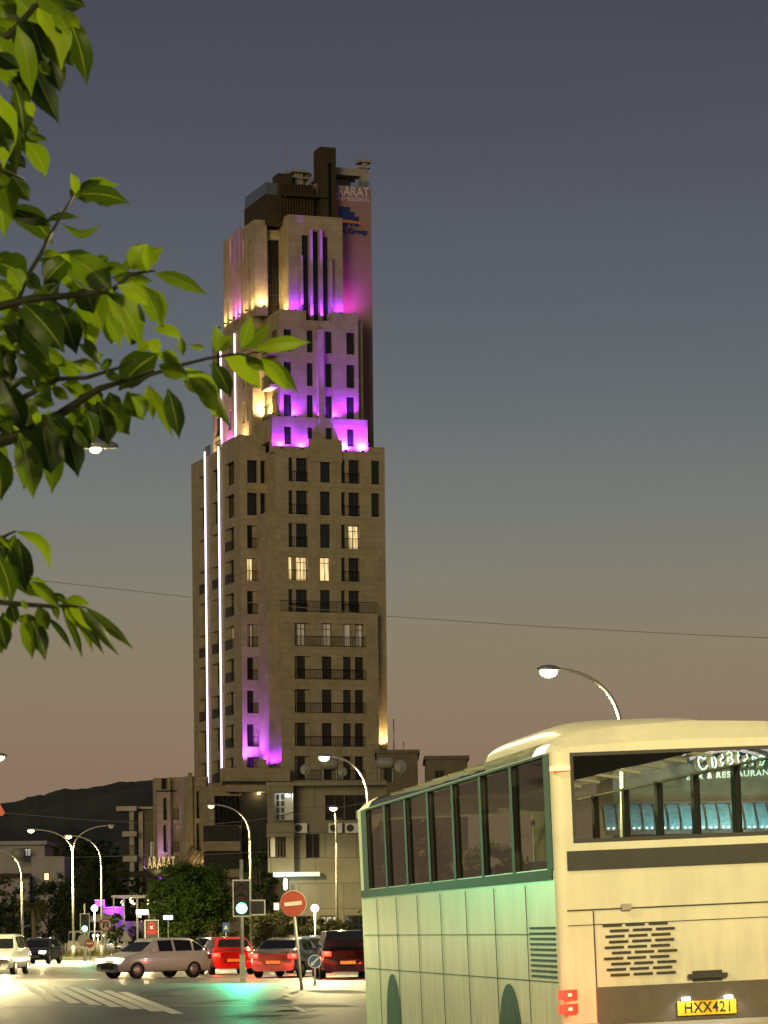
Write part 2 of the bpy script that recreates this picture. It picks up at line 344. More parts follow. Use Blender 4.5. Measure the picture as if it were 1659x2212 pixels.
# ================================================================ the tower
TA = R(19.3); TD = 334.0
o_ = P(581, 1600, TD); TO = Vector((o_.x, TD, 0)); cA, sA = math.cos(TA), math.sin(TA)
def ray(px, py):
    xi, yi = ideal(px, py); d = Vector((xi/F, 1.0, (HI-yi)/F)); c = Vector((0, 0, EYE)) - TO
    rot = lambda q: Vector((q.x*cA + q.y*sA, -q.x*sA + q.y*cA, q.z))
    return rot(c), rot(d)
def TF(px, py, v):
    c, d = ray(px, py); t = (v-c.y)/d.y; p = c + d*t; return p.x, p.z
def TL(px, py, u):
    c, d = ray(px, py); t = (u-c.x)/d.x; p = c + d*t; return p.y, p.z
Z1 = lambda x, y: (368.5+.3165*x, 294.8+.3165*y)
Z2 = lambda x, y: (368.5+.33985*x, 943.4+.33985*y)
EZ = Vector((0, 0, 1))
def facade(mb, org, ex, n, x0, x1, z0, z1, ops, depth=.4, m=0, rm=None):
    rm = m if rm is None else rm
    org, ex, n = Vector(org), Vector(ex), Vector(n)
    ops = [(max(a, x0), min(b, x1), max(c, z0), min(d, z1)) for a, b, c, d in ops if b > x0 and a < x1 and d > z0 and c < z1]
    xs = sorted({x0, x1} | {q for o in ops for q in o[:2]}); zs = sorted({z0, z1} | {q for o in ops for q in o[2:]})
    pt = lambda x, z, dd=0: org + ex*x + EZ*z - n*dd
    for a, b in zip(xs, xs[1:]):
        run = None
        for c, d in zip(zs, zs[1:]):
            cx, cz = (a+b)/2, (c+d)/2
            hole = any(o[0] < cx < o[1] and o[2] < cz < o[3] for o in ops)
            if hole:
                if run: mb.quad(pt(a, run[0]), pt(b, run[0]), pt(b, run[1]), pt(a, run[1]), m); run = None
            else: run = (run[0] if run else c, d)
        if run: mb.quad(pt(a, run[0]), pt(b, run[0]), pt(b, run[1]), pt(a, run[1]), m)
    for a, b, c, d in ops:
        mb.quad(pt(a, c), pt(a, d), pt(a, d, depth), pt(a, c, depth), rm); mb.quad(pt(b, c), pt(b, c, depth), pt(b, d, depth), pt(b, d), rm)
        mb.quad(pt(a, c), pt(a, c, depth), pt(b, c, depth), pt(b, c), rm); mb.quad(pt(a, d), pt(b, d), pt(b, d, depth), pt(a, d, depth), rm)
FX, FN = Vector((1, 0, 0)), Vector((0, -1, 0)); LX, LN = Vector((0, 1, 0)), Vector((-1, 0, 0))
def block(mb, u0, u1, v0, v1, z0, z1, fo=(), lo=(), depth=.4, m=0):
    facade(mb, (0, v0, 0), FX, FN, u0, u1, z0, z1, fo, depth, m)
    facade(mb, (u0, 0, 0), LX, LN, v0, v1, z0, z1, lo, depth, m)
    mb.quad((u1, v0, z0), (u1, v1, z0), (u1, v1, z1), (u1, v0, z1), m); mb.quad((u1, v1, z0), (u0, v1, z0), (u0, v1, z1), (u1, v1, z1), m)
    mb.quad((u0, v0, z1), (u1, v0, z1), (u1, v1, z1), (u0, v1, z1), m)
tower = thing('hotel_tower', 'tall stepped beige stone tower with purple floodlights and white light strips', 'tower', TO, TA)
nwin = [0]
def window(kind, org, ex, n, a, b, c, d, depth=.38, mull=1, rail=False, mat_=None, trans=False):
    """one window: pane and frame in the opening, set back by depth"""
    mb = MB(); org, ex, n = Vector(org), Vector(ex), Vector(n)
    pt = lambda x, z, dd: org + ex*x + EZ*z - n*dd
    e = .004
    mb.quad(pt(a+e, c+e, depth), pt(b-e, c+e, depth), pt(b-e, d-e, depth), pt(a+e, d-e, depth), 0)
    w = .07
    def fr(x0, x1, z0, z1):
        mb.add([pt(x0, z0, depth-.05), pt(x1, z0, depth-.05), pt(x1, z1, depth-.05), pt(x0, z1, depth-.05), pt(x0, z0, depth-.002), pt(x1, z0, depth-.002), pt(x1, z1, depth-.002), pt(x0, z1, depth-.002)],
               [(0, 1, 2, 3), (0, 4, 5, 1), (1, 5, 6, 2), (2, 6, 7, 3), (3, 7, 4, 0)], 1)
    fr(a+e, a+w, c+e, d-e); fr(b-w, b-e, c+e, d-e); fr(a+w, b-w, c+e, c+w); fr(a+w, b-w, d-w, d-e)
    for k in range(mull): x = a + (b-a)*(k+1)/(mull+1); fr(x-.03, x+.03, c+w, d-w)
    if trans: fr(a+w, b-w, d-.62, d-.56)
    o = mb.build('window', [mat_ or PANE, FRAME_D], tower if kind is None else kind); nwin[0] += 1
    if rail: railing(o, org, ex, n, a, b, c, -.03)
    return o
def railing(par, org, ex, n, a, b, z, off, h=1.05, name='railing', step=.16):
    mb = MB(); org, ex, n = Vector(org), Vector(ex), Vector(n); pt = lambda x, zz: org + ex*x + EZ*zz - n*off
    mb.bar(pt(a, z+h), pt(b, z+h), .05, .06); mb.bar(pt(a, z+.1), pt(b, z+.1), .04, .04)
    k = max(2, int((b-a)/step))
    for i in range(k+1): x = a + (b-a)*i/k; mb.bar(pt(x, z+.02), pt(x, z+h), .028, .028)
    return mb.build(name, RAIL, par)

wall = MB()
# --- lower block
v0 = 0.0
u0 = TF(581, 1500, 0)[0]; u1 = TF(596, 1030, 0)[0]; uR = TF(834, 1300, 0)[0]
vA = TL(557, 1300, u0)[0]; uA = TF(521, 1300, vA)[0]; vE = TL(416, 1300, uA)[0]
zTopR = TF(815, 966, 0)[1]; zTer = TF(769, 976, 0)[1]; zTopL = TF(630, 964, 0)[1]; zCren = TF(700, 949, 0)[1]
zCut = TF(*Z2(640, 478), 0)[1]
frows = [(138, 281), (346, 489), (555, 698), (764, 908), (974, 1118)]
fz = [(TF(*Z2(810, b), 0)[1], TF(*Z2(810, a), 0)[1]) for a, b in frows]
def cx(a, b, y, v, Z=Z2): return TF(*Z(a, y), v)[0], TF(*Z(b, y), v)[0]
fo_up = []; fo_lo = []; wins = []
for i, (zb, zt) in enumerate(fz):
    ym = sum(frows[i])/2
    for j, (a, b) in enumerate([(755, 868), (956, 1010), (1090, 1198)] + ([(1281, 1324)] if i < 2 else [])):
        ua, ub = cx(a-5, b+5, ym, 0); op = (ua, ub, zb-.06, zt+.06)
        (fo_up if zb > zCut-1 else fo_lo).append(op); wins.append((i, j, op))
zBay = TF(*Z2(760, 1112), -.8)[1]
up = [o for o in fo_up + fo_lo]
block(wall, u0, uR, 0, vE, -.2, zCut, up, [(vA-1.5, vA-.05, z0, z1) for z0, z1 in []])
block(wall, u1, uR, 0, vE-.6, zCut, zTer, up)
# terrace parapets
ua, ub = cx(693, 872, 60, 0); wall.box(ua-.5, ub, 0, .35, zTer, zTopL)
ua, ub = cx(872, 1088, 20, 0); wall.box(ua, ub, -.12, .4, zTer-1.2, zCren)
ua, ub = cx(1256, 1352, 65, 0); wall.box(ua, uR, -.004, 3.0, zTer-.02, zTopR)
# windows of the front
LITF = {(2, 2): LIT_W, (3, 0): LIT_W, (3, 1): LIT_W}
for i, j, (a, b, c, d) in wins:
    lit = LITF.get((i, j))
    if j in (0, 2):
        w_ = b-a
        window(None, (0, 0, 0), FX, FN, a, a+w_*.22, c, d, .38, 0, mat_=LIT_W if (i, j) == (3, 0) else None)
        o = window(None, (0, 0, 0), FX, FN, a+w_*.40, b, c, d, .55, 1, mat_=LIT_W if (i, j) in ((2, 2), (3, 0)) else None, trans=True)
        railing(o, (0, 0, 0), FX, FN, a, b, c, .03)
        wall.box(a+w_*.22, a+w_*.40, .04, .7, c, d)
        facade(wall, (0, .4, 0), FX, FN, a+w_*.40, b, c, d, [(a+w_*.40+.01, b-.01, c+.01, d-.01)], .3)
    else:
        window(None, (0, 0, 0), FX, FN, a, b, c, d, .38, 1 if lit else 0, mat_=lit, trans=bool(lit))
# --- projecting bay of the lower floors
bu0, bu1 = TF(607, 1500, -.8)[0], TF(818, 1500, -.8)[0]
brows = [(1182, 1329), (1394, 1539), (1605, 1753), (1818, 1966), (2030, 2180)]
bops = []; bw = []
for i, (a, b) in enumerate(brows):
    zb, zt = TF(*Z2(840, b), -.8)[1], TF(*Z2(840, a), -.8)[1]
    for j, (xa, xb) in enumerate([(794, 886), (967, 1021), (1102, 1223)]):
        ua, ub = cx(xa-5, xb+5, (a+b)/2, -.8); bops.append((ua, ub, zb, zt)); bw.append((i, j, (ua, ub, zb, zt)))
block(wall, bu0, bu1, -.8, .0, -.2, zBay, bops)
OB = (0, -.8, 0)
for i, j, (a, b, c, d) in bw:
    if j == 1: window(None, OB, FX, FN, a, b, c, d, .36, 1, mat_=LIT_D if i == 0 else None, trans=True)
    else:
        w_ = b-a; s1, s2 = (.16, .56) if j == 0 else (.40, .58)
        if j == 2: window(None, OB, FX, FN, a, a+w_*s1, c, d, .36, 0, mat_=LIT_D if i == 0 else None)
        lo_, hi_ = (a+w_*.2, a+w_*.72) if j == 0 else (a+w_*.58, b)
        window(None, OB, FX, FN, lo_, hi_, c, d, .5, 1, mat_=LIT_D if i == 0 else None, trans=True)
        for q0, q1 in ([(a, a+w_*.2), (a+w_*.72, b)] if j == 0 else [(a+w_*.40, a+w_*.58)]): wall.box(q0, q1, -.74+(.3 if j == 0 else 0), -.25, c, d)
for i, (a, b) in enumerate(brows):
    zb = TF(*Z2(840, b), -.8)[1]
    ua, ub = cx(794, 1236, b, -.8); railing(tower, OB, FX, FN, ua, ub, zb-.05, -.08, step=.2)
ua, ub = cx(694, 1292, 1085, -.8); railing(tower, OB, FX, FN, bu0+.05, bu1-.05, zBay, .05, h=1.15, step=.2)
# --- corner strip with stacked balconies, and its return
arow = [(150, 293), (356, 499), (563, 709), (771, 916), (981, 1127), (1190, 1336), (1402, 1546), (1612, 1758), (1826, 1971), (2036, 2104)]
aops = []; rops = []
zA = TF(545, 951, vA)[1]
for i, (a, b) in enumerate(arow):
    ua, ub = cx(487, 553, (a+b)/2, vA); zb, zt = TF(*Z2(520, b), vA)[1], TF(*Z2(520, a), vA)[1]
    if i >= 2: ub = u0 - .02
    aops.append((ua, ub, zb, zt))
    if i < 2: aops.append(cx(571, 622, (a+b)/2, vA) + (zb, zt))
lrow = [165 + 208.6*k for k in range(10)]
uL = uA
lops = []
for k, t in enumerate(lrow):
    for a, b, dz in ((182, 226, 75), (263, 312, 38), (346, 403, 0)):
        va = TL(*Z2(b, t+dz+70), uA)[0]; vb = TL(*Z2(a, t+dz+70), uA)[0]; zz = TL(*Z2(375, t), uA)[1]; zb = TL(*Z2(375, t+146), uA)[1]
        lops.append((va, vb, zb, zz))
block(wall, uA, u1+.02, vA, vE, -.2, zA, aops, lops, .5)
for i in range(10):
    a, b, c, d = aops[i if i >= 2 else i*2] if i < 2 else aops[i+2]
    lit = LIT_W if i == 3 else (LIT_D if i == 5 else None)
    hi_ = b if i < 2 else a+(b-a)*.62
    o = window(None, (0, vA, 0), FX, FN, a, hi_, c, d, .48, 1, mat_=lit)
    if i >= 2:
        wall.box(hi_, b-.01, vA+.3, vA+.62, c, d)
        railing(o, (0, vA, 0), FX, FN, a, b, c, .02)
for i in range(2):
    a, b, c, d = aops[i*2+1]; window(None, (0, vA, 0), FX, FN, a, b, c, d, .45, 0)
for k, (a, b, c, d) in enumerate(lops):
    fl = k//3
    if fl < 2: window(None, (uA, 0, 0), LX, LN, a, b, c, d, .48, 1)
    else:
        o = window(None, (uA, 0, 0), LX, LN, a, a+(b-a)*.72, c, d, .49, 0, mat_=LIT_D if (fl, k % 3) in ((5, 2),) else None)
        wall.box(uA+.3, uA+.7, a+(b-a)*.72, b, c, d)
        if k % 3 == 2 or fl % 2: railing(o, (uA, 0, 0), LX, LN, a, b, c, .02)
# light strips on their ribs
ribs = MB()
def strip(xa, ytop, ybot, Zf, u, wd=.42, ew=.10, pr=.22, m_=None, ledname='light_strip'):
    va, zt = TL(*Zf(xa, ytop), u); zb = TL(*Zf(xa, ybot), u)[1]
    ribs.box(u-pr, u+.05, va, va+wd, zb, zt+.25)
    s_ = MB(); s_.box(u-pr-.05, u-pr-.003, va-.02, va+ew, zb, zt); s_.box(u-pr, u-pr+.10, va-.05, va-.003, zb, zt)
    return s_.build(ledname, m_ or LED, tower)
strip(228, 96, 2205, Z2, uA); strip(315, 62, 2190, Z2, uA)
# terrace edge left of the lower block
railing(tower, (uA, 0, 0), LX, LN, vA+6.8, vA+9.0, zA, .05); railing(tower, (uA, 0, 0), LX, LN, vA+11, vA+13, zA, .05)
wall.box(uA, uA+.3, vA, vA+6.5, zA, zA+.55); wall.box(uA, u1-.2, vA-.004, vA+.3, zA, zA+.5)

# --- middle block
vM = 1.2
m0, zM = TF(603, 668, vM); m1 = TF(773.5, 720, vM)[0]; zMgap = TF(690, 693, vM)[1]
vB = TL(571, 900, m0)[0]; uB = TF(541, 850, vB)[0]; vBE = TL(459, 850, uB)[0]
mrows = [(1315, 1466), (1536, 1697), (1756, 1910)]
mops = []
for a, b in mrows:
    zb, zt = TF(*Z1(798, b), vM)[1], TF(*Z1(798, a), vM)[1]
    for xa, xb in ((772, 826), (930, 973), (1057, 1101), (1200, 1257)): mops.append(cx(xa, xb, (a+b)/2, vM, Z1) + (zb, zt))
block(wall, m0, m1, vM, vBE-1, zTer, zMgap, mops)
ua, ub = cx(740, 925, 1190, vM, Z1); wall.box(m0, ub, vM-.003, vBE-1.4, zMgap, zM); ua2, ub2 = cx(1100, 1282, 1190, vM, Z1); wall.box(ua2, m1, vM-.003, vBE-1.4, zMgap, zM)
for a, b, c, d in mops: window(None, (0, vM, 0), FX, FN, a, b, c, d, .36, 0)
k0, k1 = TF(587, 940, .5)[0], TF(794, 940, .5)[0]; zK = TF(610, 899, .5)[1]
kops = []
zb, zt = TF(*Z1(798, 2100), .5)[1], TF(*Z1(798, 1976), .5)[1]
for xa, xb in ((776, 828), (935, 973), (1060, 1104), (1205, 1256)): kops.append(cx(xa, xb, 2020, .5, Z1) + (max(zb, zTer), zt))
block(wall, k0, k1, .5, vM+.2, zTer-.3, zK, kops)
for a, b, c, d in kops: window(None, (0, .5, 0), FX, FN, a, b, c, d, .36, 1)
ua, ub = cx(1282, 1300, 1600, vM+.7, Z1); wall.box(m1, ub+.2, vM+.7, vBE-2, zTer, TF(*Z1(1290, 1262), vM+.7)[1])
def pil(mb, xa, xb, yt, yb, v, pr=.45, Zf=Z1, cap=True):
    ua, ub = cx(xa, xb, (yt+yb)/2, v, Zf); zt = TF(*Zf((xa+xb)/2, yt), v)[1]; zb = TF(*Zf((xa+xb)/2, yb), v)[1]
    mb.box(ua, ub, v-pr, v+.1, zb, zt)
    if cap:
        um = (ua+ub)/2; t = zt + (ub-ua)*.8
        mb.add([(ua, v-pr, zt), (ub, v-pr, zt), (ub, v-.02, zt), (ua, v-.02, zt), (um, v-.1, t)], [(0, 1, 4), (1, 2, 4), (2, 3, 4), (3, 0, 4)])
    return (ua+ub)/2, zb
pil(ribs, 994, 1033, 1326, 2062, vM, .8)
# recess left of the middle block and its side face
zR = TF(545, 679, vB)[1]
srow = [(1340, 1490), (1560, 1700), (1790, 1930)]
sops = []
for a, b in srow:
    zb, zt = TL(*Z1(500, b+25), uB)[1], TL(*Z1(500, a+25), uB)[1]
    for xa, xb in ((487, 505), (522, 540), (390, 412), (300, 345)):
        sops.append((TL(*Z1(xb, a+60), uB)[0], TL(*Z1(xa, a+60), uB)[0], zb, zt))
block(wall, uB, m0+.1, vB, vBE, zA, zR, [], sops)
for a, b, c, d in sops: window(None, (uB, 0, 0), LX, LN, a, b, c, d, .36, 0)
rops = []
for a, b in ((1330, 1480), (1560, 1700), (1770, 1900)):
    rops.append((vM+1.0, vM+2.6, TL(*Z1(700, b), m0)[1], TL(*Z1(700, a), m0)[1]))
for a, b, c, d in rops:
    mbw = MB(); mbw.box(m0-.06, m0-.004, a, b, c, d); mbw.build('window', PANE, tower)
    railing(tower, (m0-.9, 0, 0), LX, LN, vM+.4, vM+3.4, c-.2, .0)
    wall.box(m0-.95, m0-.004, vM+.3, vM+3.6, c-.45, c-.2)
# low parapet blocks on the recess
ua, ub = cx(560, 640, 1700, vB-1.6, Z1); wall.box(ua, ub, vB-1.6, vB-.003, zA, TF(*Z1(590, 1716), vB-1.6)[1])
ua, ub = cx(640, 690, 1930, vM+1.2, Z1); wall.box(ua-.1, m0-.003, 1.0, vB-1.7, zA-.5, TF(*Z1(665, 1925), 1.0)[1])
strip(352, 1390, 2108, Z1, uB); strip(448, 1345, 2075, Z1, uB)

# --- upper block
vT = 2.7
t0, zT = TF(622, 463, vT); t1 = TF(740, 520, vT)[0]
vTb = TL(606, 560, t0)[0]
tops = []
for xa, xb, ya, yb in ((897, 943, 673, 1255), (962, 1010, 645, 1255), (1030, 1076, 685, 1255)):
    tops.append(cx(xa, xb, 900, vT, Z1) + (max(zMgap, TF(*Z1(xa, yb), vT)[1]), TF(*Z1(xa, ya), vT)[1]))
block(wall, t0, t1, vT, 9.5, zMgap-.3, zT, tops)
for a, b, c, d in tops: window(None, (0, vT, 0), FX, FN, a, b, c, d, .36, 0)
pb = [pil(ribs, 943, 962, 636, 1252, vT, .5), pil(ribs, 1010, 1029, 640, 1255, vT, .5), pil(ribs, 877, 896, 820, 1178, vT, .45), pil(ribs, 1080, 1098, 838, 1255, vT, .45)]
uG, zG = TF(577, 520, vTb)
gw = MB(); zb_, zt_ = TF(*Z1(700, 1262), vTb)[1], TF(*Z1(700, 706), vTb)[1]
block(wall, uG, t0+.1, vTb, 9.4, zb_-2, TF(*Z1(720, 640), vTb)[1], [(uG+.1, t0-.1, zb_, zt_)])
gw.quad((uG+.104, vTb+.36, zb_), (t0-.104, vTb+.36, zb_), (t0-.104, vTb+.36, zt_-.004), (uG+.104, vTb+.36, zt_-.004), 0)
for i in range(1, 4): x = uG+.1+(t0-uG-.2)*i/4; gw.box(x-.04, x+.04, vTb+.28, vTb+.355, zb_, zt_, 1)
for i in range(1, 9): z = zb_+(zt_-zb_)*i/9; gw.box(uG+.12, t0-.12, vTb+.30, vTb+.352, z-.03, z+.03, 1)
gw.build('curtain_wall', [PANE, FRAME_D], tower)
vP = vTb-.7; uP, zP = TF(549, 474, vP); uP1 = TF(577, 560, vP)[0]; vPE = TL(483, 600, uP)[0]
pops = []
for xa, xb, ya in ((386, 401, 800), (431, 441, 776), (457, 470, 762), (484, 496, 746), (530, 548, 716)):
    pops.append((TL(*Z1(xb, 1000), uP)[0], TL(*Z1(xa, 1000), uP)[0], TL(*Z1(540, 1230), uP)[1], TL(*Z1(xa, ya), uP)[1]))
block(wall, uP, uP1, vP, vPE, zR-.5, zP, [], pops)
for a, b, c, d in pops: window(None, (uP, 0, 0), LX, LN, a, b, c, d, .36, 0)
for xa, xb, yt in ((441, 456, 640), (470, 484, 620), (497, 507, 700), (404, 428, 690)):
    va, vb = TL(*Z1(xb, 900), uP)[0], TL(*Z1(xa, 900), uP)[0]
    ribs.box(uP-.10, uP+.05, va, vb, zR, TL(*Z1((xa+xb)/2, yt), uP)[1])
ua, ub = cx(512, 610, 1230, vB-.6, Z1); wall.box(ua, ub, vB-.6, vB+.5, zR-4, TF(*Z1(560, 1210), vB-.6)[1])
wall.build('wall', STONE, tower)
ribs.build('pilaster', STONE, tower)
# --- dark crown
cr = MB()
zc0 = zP - .5
vC = 4.5; uC, zC = TF(573, 419, vC); vCE = TL(527.5, 450, uC)[0]
cr.box(uC, t1-.6, vC, vCE, zc0, zC)
ua, ub = cx(740, 976, 400, 4.1, Z1); zF = TF(*Z1(800, 322), 4.1)[1]
cr.box(ua, ub, 4.1, 9, zT-.2, zF)
nfl = 12
for i in range(nfl): x = ua+(ub-ua)*(i+.5)/nfl; cr.box(x-.10, x+.10, 3.93, 4.1, zT, zF-.03)
ua, ub = cx(736, 830, 300, 5.5, Z1); zB2 = TF(*Z1(760, 251), 5.5)[1]; vb = TL(*Z1(695, 300), ua)[0]; cr.box(ua, ub, 5.5, vb, zF-.5, zB2)
fu0, fu1 = cx(1022, 1128, 120, 3.5, Z1); fvb = TL(*Z1(976, 150), fu0)[0]; zFin = TF(*Z1(1040, 70), 3.5)[1]
fs0, fs1 = cx(1076, 1102, 300, 3.5, Z1)
block(cr, fu0, fu1, 3.5, fvb, zT-.2, zFin, [(fs0, fs1, zT-.1, TF(*Z1(1090, 184), 3.5)[1])], [], .5)
cr.box(uC+1.5, uC+6.5, 3.2, 4.0, zT+2.1, zT+2.35)
cr.build('crown_wall', STONE_D, tower)
w2 = MB(); w2.box(fs0+.01, fs1-.01, 3.94, 3.98, zT, TF(*Z1(1090, 186), 3.5)[1]); w2.build('window', PANE, tower)
gr_ = MB(); gr_.box(uC+.05, uC+3.0, vC+.05, vC+.09, zC, zC+1.25); gr_.box(uC+.05, uC+.09, vC+.1, vCE-.1, zC, zC+1.25)
gr_.build('glass_balustrade', mat('balustrade_glass', (.10, .13, .14), .12, spec=.6), tower)
an = MB(); q = P(*Z1(793, 250), TD+8); ua_, za_ = TF(*Z1(793, 250), 7); an.tube([(ua_, 7, za_-.2), (ua_, 7, za_+1.2), (ua_, 7, za_+3.1)], [.06, .04, .02], 6); an.lathe([(.0, 0), (.12, .1), (0, .2)], 8, 0, Matrix.Translation((ua_, 7, za_+2.6))); an.build('antenna', STEEL, tower)
# --- smooth slab with the sign
vS = 4.6; s1 = TF(802.5, 500, vS)[0]; s0 = s1 - 6.2; zS = TF(765, 402, vS)[1]
slab = MB(); slab.box(s0, s1, vS, vS+9, zTer-2, zS); slab.build('slab_wall', RENDER_PINK, tower)
pg = MB()
zp1, zp0 = TF(*Z1(1200, 212), vS+.2)[1], TF(*Z1(1200, 262), vS+.2)[1]
cu0, cu1 = cx(1305, 1352, 270, vS+.1, Z1)
pg.box(fu1-.5, cu0, vS+.3, vS+1.0, zp0, zp1); pg.box(fu1-.5, cu0+.3, vS+1.0, vS+7, zp1-.5, zp1-.1); pg.box(cu0, cu1, vS+.1, vS+1.2, zS, zp1-.1)
pg.box(cu0-.2, cu1+.2, vS-.05, vS+1.35, zp1+.05, zp1+.2); pg.box(cu0+.05, cu1-.05, vS+.2, vS+1.1, zp1-.1, zp1+.05)
for i in range(4): x = cu0+.1+(cu1-cu0-.35)*i/3; pg.box(x, x+.15, vS+.2, vS+.4, zp1+.2, zp1+.65)
pg.box(cu0-.3, cu1+.3, vS-.1, vS+1.4, zp1+.65, zp1+.95)
for k in range(4): y = vS+1.6+k*1.5; pg.box(fu1-.5, cu0+.3, y, y+.25, zp0, zp1-.51)
ch0, ch1 = cx(850, 905, 290, 6.5, Z1); zch = TF(*Z1(875, 322), 6.5)[1]
pg.box(ch0, ch1, 6.5, 7.6, zch-1.2, zch+.5); pg.box(ch0-.35, ch1+.35, 6.2, 7.9, zch+.5, zch+.65)
for i in range(3): x = ch0+(ch1-ch0-.25)*i/2; pg.box(x, x+.25, 6.6, 6.9, zch+.65, zch+1.15)
pg.box(ch0-.4, ch1+.4, 6.15, 7.95, zch+1.15, zch+1.4)
pg.bar((ch1, 7.2, zch+.2), (fu0, 4.5+3, zp1-.3), .8, .6)
pg.build('rooftop_pergola', CONC, tower)
grl = MB(); grl.box(fu1, s1-.02, vS+.05, vS+.09, zS, zS+.6); grl.build('glass_balustrade', glass('clear_balustrade', (.85, .9, .92)), tower)
SIGNW = mat('sign_white', (.62, .55, .62), .5, var=.05); SIGNB = mat('sign_blue', (.012, .025, .16), .5); SIGNO = mat('sign_orange', (.55, .20, .03), .5)
u_, z_ = TF(*Z1(1357, 388), vS); text('lettering', 'ARARAT', 1.42, SIGNW, tower, frame((u_, vS-.05, z_), FX, EZ), .04, 'RIGHT', .02, sx=.80)
u_, z_ = TF(*Z1(1355, 438), vS); text('lettering', 'AND  RESIDENCES', .56, SIGNW, tower, frame((u_, vS-.05, z_), FX, EZ), .04, 'RIGHT', .01, sx=.80)
u_, z_ = TF(*Z1(1342, 655), vS); text('lettering', 'A Group', .80, SIGNB, tower, frame((u_, vS-.05, z_), FX, EZ), .04, 'RIGHT', .02)
lg = MB()
def LB(xa, xb, ya, yb, m): 
    a = TF(*Z1(xa, ya), vS); b = TF(*Z1(xb, yb), vS); lg.box(a[0], b[0], vS-.08, vS-.01, min(a[1], b[1]), max(a[1], b[1]), m)
for q in ((1150, 1222, 478, 572), (1222, 1252, 515, 574), (1252, 1283, 548, 578), (1150, 1208, 588, 610), (1222, 1240, 588, 612), (1252, 1283, 592, 616)): LB(*q, 0)
sw = []
for x, y in ((1130, 566), (1180, 569), (1230, 573), (1280, 583), (1340, 612)): sw.append((x, y))
for (xa, ya), (xb, yb) in zip(sw, sw[1:]):
    a = TF(*Z1(xa, ya), vS); b = TF(*Z1(xb, yb), vS); ta = .30 if xa < 1250 else .22; tb = .30 if xb < 1250 else (.22 if xb < 1300 else .06)
    lg.add([(a[0], vS-.10, a[1]), (b[0], vS-.10, b[1]), (b[0], vS-.10, b[1]-tb), (a[0], vS-.10, a[1]-ta)], [(3, 2, 1, 0)], 1)
lg.build('emblem', [SIGNB, SIGNO], tower)
# --- floodlights of the tower
PUR = (.27, .016, 1.0); PURP = (.70, .14, .85); WARM = (1.0, .68, .30); PINK = (.85, .40, .75)
def up_light(u, v, z, n, e, c, ang=75, lean=.30, size=.12):
    n = Vector(n); fl = MB(); fl.box(u-.14, u+.14, v-.10, v+.10, z, z+.16); fl.build('floodlight', BLACK, tower)
    lamp('floodlight_beam', 'SPOT', (u, v, z+.25), e, c, tower, size, aim=Vector((-n.x*lean, -n.y*lean, 1)), angle=ang, blend=.9)
for zx in (747, 890, 1185, 1303): u_, _ = TF(*Z1(zx, 2080), .5); up_light(u_, .06, zTer+.02, FN, 7000, PUR, 176, .5)
for zx in (850, 1130): u_, _ = TF(*Z1(zx, 1800), .5); up_light(u_, .72, zK+.02, FN, 1600, PUR, 176, .35)
for zx in (1013, 745, 1240): u_, _ = TF(*Z1(zx, 1950), .5); up_light(u_, .66, zK+.02, FN, 2300, PUR, 120, .08)
for (u_, zb), e in zip(pb, (800, 800, 350, 400)): up_light(u_, vT-.95, max(zb, zMgap)+.05, FN, e, PUR, 150, .2)
for zx, e in ((835, 480), (1145, 480)): u_, _ = TF(*Z1(zx, 1150), vT); up_light(u_, vT-.7, zM+.05, FN, e, PUR, 176, .45)
pilx = [TF(*Z1(zx, 1000), vM)[0] for zx in (1013,)]
for (u_, zb), h, e in zip(pb, (12, 12, 7, 7), (52000, 52000, 15000, 15000)): lamp('pilaster_beam', 'SPOT', (u_, vT-1.15, max(zb, zMgap)+.1), e, PUR, tower, .05, aim=(0, .62/h, 1), angle=8, blend=1)
lamp('pilaster_beam', 'SPOT', (pilx[0], vM-1.6, zTer+.2), 60000, PUR, tower, .05, aim=(0, .85/14, 1), angle=8, blend=1)
for zx, c in ((416, PURP), (448, PUR), (477, PUR), (502, PURP)): v_, _ = TL(*Z1(zx, 1100), uP); lamp('pilaster_beam', 'SPOT', (uP-.75, v_, zR+.3), 26000, c, tower, .05, aim=(.62/10, 0, 1), angle=7, blend=1)
up_light(t0-.6, vT+1.0, zM+.05, LN, 360, WARM, 176, .4)
u_, _ = TF(*Z1(628, 1240), vP); up_light(uP1-.6, vP-.7, zR+.3, FN, 560, WARM, 176, .4)
for zx, c, e in ((372, WARM, 900), (415, WARM, 700), (452, PURP, 1300), (478, PURP, 1500), (515, WARM, 500), (560, WARM, 800)):
    v_, _ = TL(*Z1(zx, 1280), uP); up_light(uP-.7, v_, zR+.1, LN, e*.38, c, 172, .35)
u_, _ = TF(*Z1(600, 1980), vB); up_light((uB+m0)/2+.4, vB-2.3, TF(*Z1(610, 1985), vB-2)[1]+1, FN, 2600, WARM, 172, .4)
for zx, c, e in ((510, WARM, 1100), (415, PURP, 1300), (320, WARM, 800), (380, PURP, 400)):
    v_, _ = TL(*Z1(zx, 2050), uB); up_light(uB-.8, v_, zA+.1, LN, e, c, 172, .4)
for v_, c, e in ((vA+8, WARM, 300), (vA+12, WARM, 250)): up_light(uA+1.0, v_, zA+.1, LN, e, c, 90, .1)
for u_ in (t1+.8, m1-.3): up_light(u_, vS-1.7, zM+.05, FN, 560, (.55, .05, .62), 170, .3, .3)
u_, z_ = TF(*Z2(612, 2095), 0)
up_light(u0-.7, 1.2, z_+.1, LN, 1700, PUR, 172, .35); up_light(u0-1.7, vA-1.3, z_+.1, FN, 3300, (.46, .10, 1), 130, .15); up_light(u0+.4, -.5, z_+.1, FN, 700, PUR, 172, .4)
up_light((bu1+uR)/2, -.75, TF(*Z2(1340, 1995), 0)[1], FN, 1300, WARM, 120, .12)
